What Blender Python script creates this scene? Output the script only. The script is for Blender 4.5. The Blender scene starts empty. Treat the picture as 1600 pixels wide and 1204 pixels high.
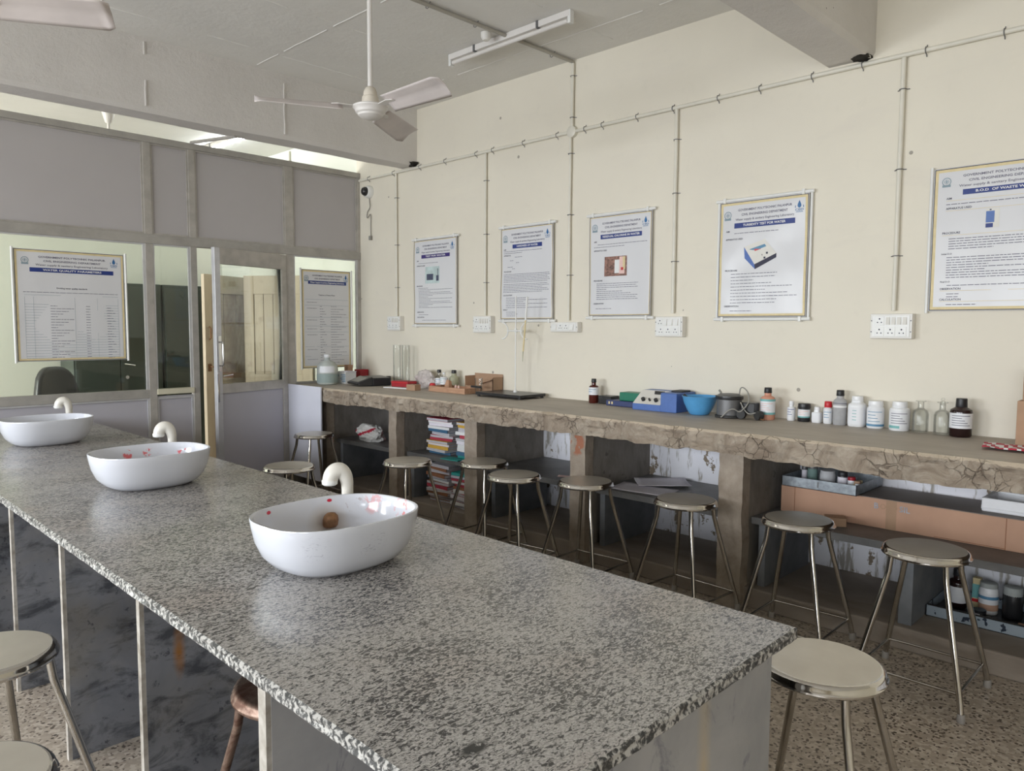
import bpy, bmesh, math, random
from mathutils import Vector, Matrix, noise
random.seed(7)
PI = math.pi
S = bpy.context.scene
COL = S.collection

# ------------------------------------------------------------------ camera
cam_d = bpy.data.cameras.new('camera')
cam = bpy.data.objects.new('camera', cam_d); COL.objects.link(cam)
r_ = Vector((0.69922497, -0.71488533, 0.00483879)); u_ = Vector((0.05077356, 0.05641041, 0.9971158))
f_ = Vector((0.71309641, 0.69696258, -0.07574084))
cam.matrix_world = Matrix(((r_.x, u_.x, -f_.x, 0), (r_.y, u_.y, -f_.y, 0), (r_.z, u_.z, -f_.z, 1.5), (0, 0, 0, 1)))
cam_d.sensor_width = 36; cam_d.sensor_fit = 'HORIZONTAL'; cam_d.lens = 36 * 1179.5 / 1600
cam_d.clip_start = 0.05; cam_d.clip_end = 100
S.camera = cam

# ------------------------------------------------------------------ light and exposure
S.view_settings.view_transform = 'Standard'
S.view_settings.look = 'None'
S.view_settings.exposure = 0.0
S.view_settings.gamma = 1.0
S.view_settings.use_curve_mapping = False
S.cycles.use_denoising = True
S.cycles.max_bounces = 8
S.cycles.diffuse_bounces = 5
S.cycles.caustics_reflective = False
S.cycles.caustics_refractive = False
S.cycles.sample_clamp_indirect = 4.0
world = bpy.data.worlds.new('sky'); S.world = world; world.use_nodes = True
wn = world.node_tree.nodes; wn['Background'].inputs[0].default_value = (0.75, 0.87, 1.0, 1); wn['Background'].inputs[1].default_value = 1.6

def area(name, loc, rot, sx, sy, power, color=(1, 1, 1), spread=180):
    l = bpy.data.lights.new(name, 'AREA'); l.shape = 'RECTANGLE'; l.size = sx; l.size_y = sy
    l.energy = power; l.color = color; l.spread = math.radians(spread)
    o = bpy.data.objects.new(name, l); COL.objects.link(o); o.location = loc; o.rotation_euler = rot
    return o
XL, XR, YB, YP, YF, ZC = -3.4, 4.43, -3.0, 6.5, 9.6, 3.48      # room extents: left, right, back, partition, far wall, ceiling
DAY = (0.92, 0.96, 1.0)
# daylight through the windows of the left wall (each lamp fills its window opening)
LEFT_WINDOWS = [(3.9, 6.2, 146), (0.7, 3.0, 108), (-2.5, -0.2, 78)]
for (ya, yb, pw) in LEFT_WINDOWS:
    area('daylight', (XL - 0.14, (ya + yb) / 2, 1.68), (math.radians(72), 0, math.radians(-90)), yb - ya - 0.05, 1.35, pw, DAY, 140)
# far room window
area('daylight', (XL - 0.14, 8.1, 1.68), (math.radians(80), 0, math.radians(-90)), 1.9, 1.35, 430, (0.97, 1.0, 0.96))

# ------------------------------------------------------------------ materials
MATS = {}
class NT:
    def __init__(s, name):
        m = bpy.data.materials.new(name); m.use_nodes = True
        s.m = m; s.t = m.node_tree; s.n = s.t.nodes; s.l = s.t.links; s.b = s.n['Principled BSDF']
        s.tc = s.n.new('ShaderNodeTexCoord')
        MATS[name] = m
    def mapping(s, scale=(1, 1, 1), src='Object', rot=(0, 0, 0)):
        k = s.n.new('ShaderNodeMapping'); k.inputs['Scale'].default_value = scale; k.inputs['Rotation'].default_value = rot
        s.l.new(s.tc.outputs[src], k.inputs[0]); return k.outputs[0]
    def noise(s, scale, detail=4, rough=.55, dist=0, vec=None):
        k = s.n.new('ShaderNodeTexNoise'); k.inputs['Scale'].default_value = scale; k.inputs['Detail'].default_value = detail
        k.inputs['Roughness'].default_value = rough; k.inputs['Distortion'].default_value = dist
        s.l.new(vec or s.tc.outputs['Object'], k.inputs['Vector']); return k.outputs['Fac']
    def voro(s, scale, feature='F1', vec=None, out='Distance', rnd=1.0):
        k = s.n.new('ShaderNodeTexVoronoi'); k.feature = feature; k.inputs['Scale'].default_value = scale
        k.inputs['Randomness'].default_value = rnd
        s.l.new(vec or s.tc.outputs['Object'], k.inputs['Vector']); return k.outputs[out]
    def ramp(s, fac, stops, interp='LINEAR'):
        k = s.n.new('ShaderNodeValToRGB'); e = k.color_ramp.elements; k.color_ramp.interpolation = interp
        while len(e) < len(stops): e.new(0.5)
        for q, (p, c) in zip(e, stops):
            q.position = p; q.color = (c[0], c[1], c[2], 1) if hasattr(c, '__len__') else (c, c, c, 1)
        s.l.new(fac, k.inputs[0]); return k.outputs[0]
    def mix(s, fac, a, b, mode='MIX'):
        k = s.n.new('ShaderNodeMix'); k.data_type = 'RGBA'; k.blend_type = mode
        for i, v in ((0, fac), (6, a), (7, b)):
            if hasattr(v, 'is_output'): s.l.new(v, k.inputs[i])
            else: k.inputs[i].default_value = v if i == 0 else (v[0], v[1], v[2], 1)
        return k.outputs[2]
    def math(s, op, a, b=0.0, clamp=False):
        k = s.n.new('ShaderNodeMath'); k.operation = op; k.use_clamp = clamp
        for i, v in ((0, a), (1, b)):
            if hasattr(v, 'is_output'): s.l.new(v, k.inputs[i])
            else: k.inputs[i].default_value = v
        return k.outputs[0]
    def spot(s, c, r, soft=0.5, scale=(1, 1, 1)):      # 1 inside a sphere round c, falling to 0 at r
        m = s.n.new('ShaderNodeVectorMath'); m.operation = 'SUBTRACT'; s.l.new(s.tc.outputs['Object'], m.inputs[0]); m.inputs[1].default_value = c
        q = s.n.new('ShaderNodeVectorMath'); q.operation = 'MULTIPLY'; s.l.new(m.outputs[0], q.inputs[0]); q.inputs[1].default_value = scale
        d = s.n.new('ShaderNodeVectorMath'); d.operation = 'LENGTH'; s.l.new(q.outputs[0], d.inputs[0])
        k = s.n.new('ShaderNodeMapRange'); k.inputs[1].default_value = r * (1 - soft); k.inputs[2].default_value = r
        k.inputs[3].default_value = 1; k.inputs[4].default_value = 0; s.l.new(d.outputs['Value'], k.inputs[0]); return k.outputs[0]
    def bump(s, h, strength=.3, dist=.01):
        k = s.n.new('ShaderNodeBump'); k.inputs['Strength'].default_value = strength; k.inputs['Distance'].default_value = dist
        s.l.new(h, k.inputs['Height']); s.l.new(k.outputs[0], s.b.inputs['Normal'])
    def col(s, c):
        if hasattr(c, 'is_output'): s.l.new(c, s.b.inputs['Base Color'])
        else: s.b.inputs['Base Color'].default_value = (c[0], c[1], c[2], 1)
    def set(s, **k):
        for a, v in k.items():
            i = s.b.inputs[a.replace('_', ' ')]
            if hasattr(v, 'is_output'): s.l.new(v, i)
            else: i.default_value = v
        return s

def plain(name, c, rough=.5, metal=0, var=.06, scale=30, **k):
    t = NT(name); n = t.noise(scale, 3)
    lo = tuple(x * (1 - var) for x in c); hi = tuple(min(1, x * (1 + var)) for x in c)
    t.col(t.ramp(n, [(.3, lo), (.7, hi)])); t.set(Roughness=rough, Metallic=metal, **k); return t

# cream plaster of the walls
t = NT('cream_paint')
n1 = t.noise(.8, 5, .6); n2 = t.noise(9, 5, .6)
c = t.ramp(n1, [(.35, (.80, .75, .635)), (.65, (.755, .705, .60))])
c = t.mix(t.ramp(n2, [(.6, 0), (.75, .28)]), c, (.68, .64, .54))
sp = t.math('LESS_THAN', t.voro(3.4), .042)
c = t.mix(t.math('MULTIPLY', sp, .75), c, (.22, .20, .17))
st = t.noise(1.1, 6, .65, .4, t.mapping((1, 1, 4)))
c = t.mix(t.ramp(st, [(.56, 0), (.8, .35)]), c, (.66, .61, .55))
t.col(c); t.set(Roughness=.62); t.bump(t.noise(14, 6), .12, .01)

t = NT('far_green_paint'); t.col(t.ramp(t.noise(1.2, 4), [(.3, (.80, .81, .735)), (.7, (.77, .78, .705))])); t.set(Roughness=.6)

# grey white distemper of ceiling and beams
t = NT('ceiling_paint')
c = t.ramp(t.noise(1.5, 6, .6), [(.35, (.74, .725, .69)), (.7, (.80, .785, .75))])
c = t.mix(t.math('LESS_THAN', t.voro(3.1), .02), c, (.3, .28, .25))
t.col(c); t.set(Roughness=.8); t.bump(t.noise(20, 8, .7), .3, .012)
t = NT('beam_paint')
c = t.ramp(t.noise(2.5, 6, .6), [(.35, (.68, .65, .62)), (.7, (.74, .71, .68))])
c = t.mix(t.math('LESS_THAN', t.voro(4.5), .02), c, (.3, .28, .25))
t.col(c); t.set(Roughness=.85); t.bump(t.noise(16, 9, .75), .5, .02)

# lilac white whitewash with peeling streaks (wall below the bench)
t = NT('peeling_whitewash')
vv = t.mapping((1, 9, 1.6)); st = t.noise(2.6, 6, .6, .3, vv)
c = t.ramp(t.noise(3, 4), [(.3, (.80, .80, .86)), (.7, (.87, .87, .91))])
c = t.mix(t.ramp(st, [(.54, 0), (.62, .85)]), c, (.30, .27, .22))
ch = t.noise(7, 5, .6); c = t.mix(t.ramp(ch, [(.60, 0), (.62, 1)]), c, (.24, .19, .14))
t.col(c); t.set(Roughness=.8); t.bump(ch, .3, .01)

# rough cement of bench
t = NT('rough_cement')
vs = t.mapping((1, 1, 1)); nn = t.noise(7, 9, .72, .8); wv = t.n.new('ShaderNodeVectorMath'); wv.operation = 'MULTIPLY_ADD'; wn_ = t.n.new('ShaderNodeTexNoise'); wn_.inputs['Scale'].default_value = 9; wn_.inputs['Detail'].default_value = 5; t.l.new(t.tc.outputs['Object'], wn_.inputs['Vector']); t.l.new(wn_.outputs['Color'], wv.inputs[0]); wv.inputs[1].default_value = (.09, .09, .09); t.l.new(t.tc.outputs['Object'], wv.inputs[2]); vd = t.voro(16, 'DISTANCE_TO_EDGE', wv.outputs[0])
c = t.ramp(nn, [(.32, (.23, .175, .13)), (.5, (.36, .295, .23)), (.68, (.52, .45, .37))])
crack = t.ramp(t.math('ADD', vd, t.math('MULTIPLY', t.noise(6, 3), .22)), [(.085, 1), (.125, 0)])
c = t.mix(t.math('MULTIPLY', crack, .75), c, (.16, .12, .09))
t.col(c); t.set(Roughness=.9)
sx = t.n.new('ShaderNodeSeparateXYZ'); t.l.new(t.tc.outputs['Object'], sx.inputs[0])
topm = t.math('MULTIPLY', t.math('GREATER_THAN', t.math('ADD', sx.outputs[2], t.math('MULTIPLY', t.noise(9, 6, .7), .045)), .968), .8)
t.col(t.mix(topm, c, (.60, .50, .38)))
h = t.math('SUBTRACT', nn, t.math('MULTIPLY', crack, .35)); t.bump(h, .9, .03)
t = NT('bench_top_cement')
c = t.ramp(t.noise(5, 8, .6, .3, t.mapping((1.6, .5, 1))), [(.3, (.36, .315, .265)), (.7, (.47, .42, .36))])
t.col(c); t.set(Roughness=.55); t.bump(t.noise(40, 4), .08, .005)
t = NT('grey_cement')
c = t.ramp(t.noise(6, 7, .65, .3, t.mapping((1.5, 1.5, .7))), [(.3, (.17, .152, .132)), (.7, (.30, .275, .248))])
c = t.mix(t.ramp(t.noise(11, 4), [(.66, 0), (.7, .7)]), c, (.12, .10, .09))
t.col(c); t.set(Roughness=.85); t.bump(t.noise(12, 6), .4, .01)
t = NT('pillar_plaster')
c = t.ramp(t.noise(9, 8, .65, .4), [(.3, (.26, .21, .165)), (.7, (.42, .355, .29))])
c = t.mix(t.math('MULTIPLY', t.spot((-.33, .03, .77), .085, .3, (1, 1.3, 1)), t.ramp(t.noise(22, 4), [(.46, 0), (.50, .9)])), c, (.36, .13, .07))
t.col(c); t.set(Roughness=.9); t.bump(t.noise(14, 8, .7), .6, .015)
t = NT('dusty_plinth')
c = t.ramp(t.noise(4, 7, .6, .5, t.mapping((1, .4, 1))), [(.3, (.20, .165, .135)), (.7, (.34, .29, .245))])
t.col(c); t.set(Roughness=.8)
t = NT('dark_stone')
c = t.ramp(t.noise(7, 6, .6), [(.3, (.10, .10, .10)), (.7, (.17, .165, .16))])
t.col(c); t.set(Roughness=.45)
t = NT('stone_leg')
c = t.ramp(t.noise(7, 6, .6), [(.3, (.12, .13, .145)), (.7, (.20, .21, .225))])
t.col(c); t.set(Roughness=.6)

# terrazzo
t = NT('terrazzo')
v1 = t.voro(62, 'F1', None, 'Color'); sepk = t.n.new('ShaderNodeSeparateColor'); t.l.new(v1, sepk.inputs[0])
c = t.ramp(sepk.outputs[0], [(.0, (.38, .32, .26)), (.55, (.44, .375, .305)), (.8, (.56, .49, .41))])
c = t.mix(t.math('MULTIPLY', t.math('GREATER_THAN', sepk.outputs[1], .83), t.math('LESS_THAN', t.voro(62), .42)), c, (.085, .07, .055))
v2 = t.voro(120, 'F1', None, 'Color'); s2 = t.n.new('ShaderNodeSeparateColor'); t.l.new(v2, s2.inputs[0])
c = t.mix(t.math('GREATER_THAN', s2.outputs[1], .9), c, (.14, .11, .09))
c = t.mix(t.ramp(t.noise(1.3, 5), [(.4, 0), (.75, .45)]), c, (.27, .23, .19))
t.col(c); t.set(Roughness=.38)

# granite worktop
t = NT('granite')
mv = t.mapping((1.0, 1.0, 1.0)); ms = t.mapping((.75, 1.35, 1.0))
a = t.noise(108, 6, .64, .9, ms); b = t.noise(200, 4, .6, .2, ms); d = t.noise(4.5, 4, .6); pk = t.noise(3.0, 3)
c = t.ramp(b, [(.36, (.26, .247, .235)), (.60, (.48, .455, .43))])
c = t.mix(t.ramp(pk, [(.5, 0), (.68, .35)]), c, (.38, .30, .255))
th = t.math('ADD', a, t.math('MULTIPLY', t.math('SUBTRACT', d, .5), -.22))
c = t.mix(t.ramp(th, [(.42, 1), (.51, 0)]), c, (.032, .031, .032))
c = t.mix(t.ramp(t.noise(60, 3, .5, 0, ms), [(.64, 0), (.72, .6)]), c, (.13, .125, .12))
c = t.mix(t.math('MULTIPLY', t.spot((.825 - 1.25, .89 - 3.5, .80), .034, .5, (.9, 1.6, .5)), t.ramp(t.noise(60, 4), [(.40, 0), (.46, 1)])), c, (.02, .02, .02))
t.col(c); t.set(Roughness=t.ramp(t.noise(3, 4), [(.3, .17), (.7, .27)])); t.set(Specular_IOR_Level=.8)
t = NT('granite_edge')
a = t.noise(85, 5, .6, .4); c = t.ramp(a, [(.44, (.035, .035, .035)), (.5, (.16, .155, .15)), (.56, (.46, .445, .42))])
t.col(c); t.set(Roughness=.5); t.bump(t.noise(60, 5), .35, .005)
# slab legs of the island
t = NT('slab_stone')
c = t.ramp(t.noise(3.2, 7, .6, .5), [(.3, (.125, .135, .16)), (.55, (.20, .205, .225)), (.75, (.28, .275, .275))])
c = t.mix(t.ramp(t.noise(6, 7, .7, .6, t.mapping((1, 1, 2))), [(.50, 0), (.64, .85)]), c, (.035, .038, .048))
c = t.mix(t.math('MULTIPLY', t.spot((-0.427, 2.11 - 3.5, 0.592), .095, .8, (4.5, 1, 1)), t.ramp(t.noise(18, 5), [(.3, .5), (.6, 1)])), c, (.30, .13, .03))
c = t.mix(t.ramp(t.noise(2.2, 5, .6), [(.5, 0), (.7, .55)]), c, (.22, .19, .14))
c = t.mix(t.ramp(t.noise(24, 4, .7), [(.62, 0), (.68, .7)]), c, (.03, .032, .045))
t.col(c); t.set(Roughness=.62)
t = NT('slab_edge'); t.col(t.ramp(t.noise(20, 5), [(.3, (.25, .22, .18)), (.6, (.47, .44, .40))])); t.set(Roughness=.7)
t = NT('end_slab')
c = t.ramp(t.noise(5, 7, .6, .4), [(.3, (.30, .30, .305)), (.7, (.40, .39, .39))])
c = t.mix(t.ramp(t.noise(9, 6, .7, .5, t.mapping((1, 1, .5))), [(.58, 0), (.66, .75)]), c, (.16, .165, .19))
c = t.mix(t.math('MULTIPLY', t.spot((1.42 - 1.25, .8 - 3.5, .5), .30, .9, (9, 1, .5)), t.ramp(t.noise(6, 5), [(.3, .2), (.7, .8)])), c, (.52, .41, .24))
t.col(c); t.set(Roughness=.6)

# metals, plastics
t = NT('steel'); t.set(Metallic=1, Roughness=t.ramp(t.noise(6, 4), [(.3, .06), (.7, .12)])); t.col(t.ramp(t.noise(8, 3), [(.3, (.60, .575, .54)), (.7, (.68, .655, .62))]))
t = NT('seat_steel'); t.set(Metallic=.72, Roughness=t.ramp(t.noise(4, 5, .6), [(.3, .30), (.7, .42)])); t.col(t.ramp(t.noise(5, 4), [(.3, (.56, .52, .46)), (.7, (.66, .62, .555))]))
t = NT('steel_tube'); t.set(Metallic=1, Roughness=.12); t.col(t.ramp(t.noise(10, 4, .6, 0, t.mapping((1, 1, .3))), [(.35, (.42, .39, .35)), (.65, (.60, .575, .54))]))
t = NT('rusty_steel'); c = t.ramp(t.noise(9, 7, .7, .8), [(.38, (.10, .05, .035)), (.6, (.34, .25, .20))]); t.col(c); t.set(Metallic=.8, Roughness=t.ramp(t.noise(9, 7, .7, .8), [(.4, .55), (.6, .25)]))
plain('aluminium', (.45, .425, .395), .42, .25, .12, 12)
t = NT('aluminium_dusty'); c = t.ramp(t.noise(3, 6, .6, 0, t.mapping((2, 1, 2))), [(.35, (.37, .352, .328)), (.65, (.455, .435, .405))])
c = t.mix(t.ramp(t.noise(15, 6, .7), [(.68, 0), (.74, .7)]), c, (.66, .61, .50)); t.col(c); t.set(Metallic=.3, Roughness=.5)
plain('bead_light', (.62, .62, .64), .4, .4, .08, 10)
plain('laminate', (.47, .445, .45), .45, 0, .025, 2)
plain('laminate_low', (.47, .455, .50), .42, 0, .03, 2)
plain('cream_strip', (.66, .62, .48), .5, 0, .05, 8)
plain('white_board', (.70, .71, .80), .4, 0, .02, 3)
plain('ceramic', (.64, .655, .71), .07, 0, .01, 3)
plain('white_plastic', (.80, .80, .78), .35, 0, .03, 10)
plain('foot_rubber', (.30, .28, .26), .6)
plain('tap_plastic', (.72, .69, .63), .3, 0, .04, 10)
plain('pipe_plastic', (.74, .71, .62), .4, 0, .05, 6)
plain('pipe_dusty', (.40, .375, .33), .5, 0, .08, 6)
plain('board_plastic', (.77, .75, .71), .4, 0, .03, 10)
plain('fan_white', (.74, .71, .68), .4, 0, .04, 6)
plain('fan_blade', (.66, .60, .58), .4, 0, .08, 5)
plain('fan_housing', (.66, .60, .51), .5, 0, .08, 12)
plain('black_plastic', (.022, .022, .024), .3, 0, .1)
plain('black_matt', (.03, .03, .03), .6, 0, .1)
plain('navy_plastic', (.03, .045, .14), .45)
plain('green_plastic', (.01, .17, .10), .4)
plain('blue_metal', (.07, .15, .42), .4)
plain('panel_white', (.72, .70, .65), .45, 0, .02)
plain('bowl_blue', (.10, .36, .68), .35, 0, .05)
plain('grey_metal', (.17, .17, .175), .45, .4, .12, 8)
plain('cable_grey', (.30, .29, .26), .6)
plain('red_plastic', (.55, .02, .03), .35)
plain('dark_red', (.33, .01, .02), .45)
plain('cardboard', (.40, .255, .165), .85, 0, .08, 8)
plain('cardboard_orange', (.50, .30, .205), .8, 0, .08, 5)
plain('cardboard_grey', (.22, .19, .17), .6, 0, .06, 5)
plain('paper', (.80, .80, .80), .7, 0, .02)
plain('aged_pages', (.52, .51, .55), .8, 0, .12, 90)
plain('paper_lilac', (.78, .75, .81), .7, 0, .04)
plain('label_white', (.78, .79, .82), .5, 0, .02)
plain('label_teal', (.18, .45, .45), .5)
plain('label_blue', (.10, .26, .42), .5)
plain('label_pink', (.80, .55, .50), .5)
plain('ink', (.03, .03, .06), .6)
plain('ink_grey', (.13, .125, .18), .6)
plain('ink_navy', (.018, .04, .21), .5)
plain('ink_purple', (.045, .028, .17), .5)
plain('ink_yellow', (.72, .60, .34), .55)
plain('emblem_grey', (.25, .33, .38), .6)
plain('logo_blue', (.03, .14, .34), .5)
plain('amber', (.075, .012, .008), .1, 0, .1)
plain('amber_black', (.020, .008, .008), .1, 0, .1)
plain('bottle_white', (.82, .83, .85), .3, 0, .02)
plain('cap_black', (.015, .015, .018), .4)
plain('galvanised', (.30, .33, .36), .4, .6, .25, 40)
t = NT('tray_enamel'); c = t.mix(t.ramp(t.noise(22, 3), [(.60, 0), (.62, 1)]), (.32, .38, .44), (.02, .03, .05)); t.col(c); t.set(Roughness=.4)
plain('tray_black', (.018, .016, .015), .35)
plain('styrofoam', (.80, .80, .82), .7, 0, .02)
plain('cupboard_green', (.040, .055, .045), .32, 0, .12, 3)
t = NT('old_wood_paint'); c = t.ramp(t.noise(3, 7, .65, .6, t.mapping((2, 2, .6))), [(.35, (.50, .41, .30)), (.65, (.60, .51, .38))])
t.col(t.mix(t.ramp(t.noise(8, 5, .6), [(.60, 0), (.7, .6)]), c, (.36, .25, .18))); t.set(Roughness=.55)
t = NT('stained_wood_paint'); c = t.ramp(t.noise(5, 8, .7, .8, t.mapping((1, 1, .6))), [(.38, (.33, .24, .19)), (.62, (.56, .48, .39))]); t.col(c); t.set(Roughness=.55)
t = NT('wood'); c = t.ramp(t.noise(6, 6, .6, 1.2, t.mapping((8, 1, 8))), [(.3, (.38, .20, .12)), (.7, (.55, .34, .22))]); t.col(c); t.set(Roughness=.6)
plain('chrome', (.7, .7, .7), .15, 1, .03)
plain('gap_black', (.02, .017, .013), .95)
plain('rust_drain', (.22, .11, .05), .6, .3, .3, 60)
plain('folder_yellow', (.62, .38, .06), .6, 0, .1, 20)
plain('folder_red', (.42, .04, .07), .6, 0, .15, 20)
plain('folder_brown', (.28, .12, .06), .7, 0, .15, 20)
plain('folder_teal', (.02, .30, .27), .6)
plain('folder_blue', (.05, .14, .25), .6)
plain('bag_red', (.45, .02, .05), .5)
plain('bag_white', (.60, .59, .57), .5, 0, .05, 20)
plain('photo_sky', (.50, .60, .60), .5, 0, .15, 15)
plain('photo_dark', (.06, .07, .12), .5)
plain('photo_brown', (.25, .13, .10), .5, 0, .6, 60)
plain('photo_blue', (.08, .16, .45), .5)
plain('tape_grey', (.33, .36, .42), .5, 0, .2, 40)
plain('leather_black', (.02, .02, .023), .4, 0, .2)

t = NT('ceramic_used')      # basin with dried red sticker glue and a rusty run round the waste
c = t.ramp(t.noise(4, 3), [(.3, (.63, .645, .70)), (.7, (.66, .67, .725))])
c = t.mix(t.math('MULTIPLY', t.spot((.075, .155, .07), .075, .95), .75), c, (.42, .30, .17))
gl = t.noise(34, 5, .7, .5)
for (x, y, r, k) in ((.222, -.02, .038, .75), (.205, .095, .042, .4)):
    c = t.mix(t.math('MULTIPLY', t.spot((x, y, .128), r, .3), t.ramp(gl, [(.50, 0), (.54, k)])), c, (.72, .10, .08))
for (x, y, r) in ((.15, .172, .045), (.19, .15, .03)):
    c = t.mix(t.math('MULTIPLY', t.spot((x, y, .125), r, .3), t.ramp(gl, [(.56, 0), (.59, .5)])), c, (.36, .26, .25))
for (x, y, r) in ((-.125, .170, .010), (.095, .188, .013)):
    c = t.mix(t.spot((x, y, .140), r, .2, (1, 1, 1.6)), c, (.55, .015, .05))
for (x, y, z, r) in ((-.17, -.15, .10, .05), (.0, -.2, .10, .05), (-.03, -.195, .075, .03)):
    c = t.mix(t.math('MULTIPLY', t.spot((x, y, z), r, .5), t.ramp(t.noise(60, 5, .6, 2.5, t.mapping((.5, .5, 2))), [(.60, 0), (.63, .55)])), c, (.30, .30, .38))
t.col(c); t.set(Roughness=.1)
t = NT('ceramic_marked')
c = t.ramp(t.noise(4, 3), [(.3, (.63, .645, .70)), (.7, (.66, .67, .725))]); gl = t.noise(30, 4, .6, .4)
for (x, y, r) in ((-.03, .182, .026), (.055, .182, .022), (.085, .18, .020), (.195, .125, .026)):
    c = t.mix(t.math('MULTIPLY', t.spot((x, y, .115), r, .3), t.ramp(gl, [(.48, 0), (.52, .85)])), c, (.72, .06, .07))
t.col(c); t.set(Roughness=.08)

def clear(name, tint=(1, 1, 1), refl=.0, rough=.02, k=1.0):       # clear pane: lets light pass, reflects by angle
    m = bpy.data.materials.new(name); m.use_nodes = True; T = m.node_tree; T.nodes.clear()
    o = T.nodes.new('ShaderNodeOutputMaterial'); tr = T.nodes.new('ShaderNodeBsdfTransparent'); g = T.nodes.new('ShaderNodeBsdfGlossy')
    fr = T.nodes.new('ShaderNodeFresnel'); fr.inputs[0].default_value = 1.45; mx = T.nodes.new('ShaderNodeMixShader')
    tr.inputs[0].default_value = (*tint, 1); g.inputs['Roughness'].default_value = rough
    mm = T.nodes.new('ShaderNodeMath'); mm.operation = 'MULTIPLY_ADD'; mm.inputs[1].default_value = k; mm.inputs[2].default_value = refl
    T.links.new(fr.outputs[0], mm.inputs[0]); T.links.new(mm.outputs[0], mx.inputs[0]); T.links.new(tr.outputs[0], mx.inputs[1]); T.links.new(g.outputs[0], mx.inputs[2])
    T.links.new(mx.outputs[0], o.inputs[0]); MATS[name] = m
clear('pane_glass', (.95, .97, .95), .0)
clear('clear_glass', (.975, .98, .975), .0, .03, .5)
clear('film', (.86, .81, .79), .04, .15, .6)
def translucent(name, c, trans=.5, rough=.25, alpha=1):
    t = plain(name, c, rough); t.set(Transmission_Weight=trans, IOR=1.15); return t
translucent('orange_liquid', (.90, .45, .32), .35)
translucent('cloudy_plastic', (.72, .76, .74), .45, .35)
translucent('jug_liquid', (.58, .70, .68), .5, .3)
translucent('grey_liquid', (.66, .66, .68), .4)
translucent('yellow_liquid', (.62, .62, .45), .4)
translucent('teal_glass', (.30, .45, .42), .4)
plain('film_bag', (.52, .47, .45), .35, 0, .2, 25)
translucent('foil', (.62, .62, .64), .2)
t = NT('tube_lit'); t.set(Emission_Color=(.9, .97, 1, 1), Emission_Strength=40.0)
def M(n): return MATS[n]

# ------------------------------------------------------------------ object helpers
def link(name, me, parent=None, kind=None):
    o = bpy.data.objects.new(name, me); COL.objects.link(o)
    if parent: o.parent = parent
    if kind: o['kind'] = kind
    return o
def thing(name, label, cat, loc=(0, 0, 0), rz=0, group=None):
    o = bpy.data.objects.new(name, None); COL.objects.link(o); o.location = loc; o.rotation_euler = (0, 0, rz)
    o.empty_display_size = .05
    tag(o, label, cat, group); return o
def tag(o, label, cat, group=None):
    o['label'] = label; o['category'] = cat
    if group: o['group'] = group
    return o
def root(name, kind='structure', loc=(0, 0, 0), rz=0):
    o = bpy.data.objects.new(name, None); COL.objects.link(o); o.location = loc; o.rotation_euler = (0, 0, rz)
    o.empty_display_size = .05; o['kind'] = kind; return o

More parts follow.
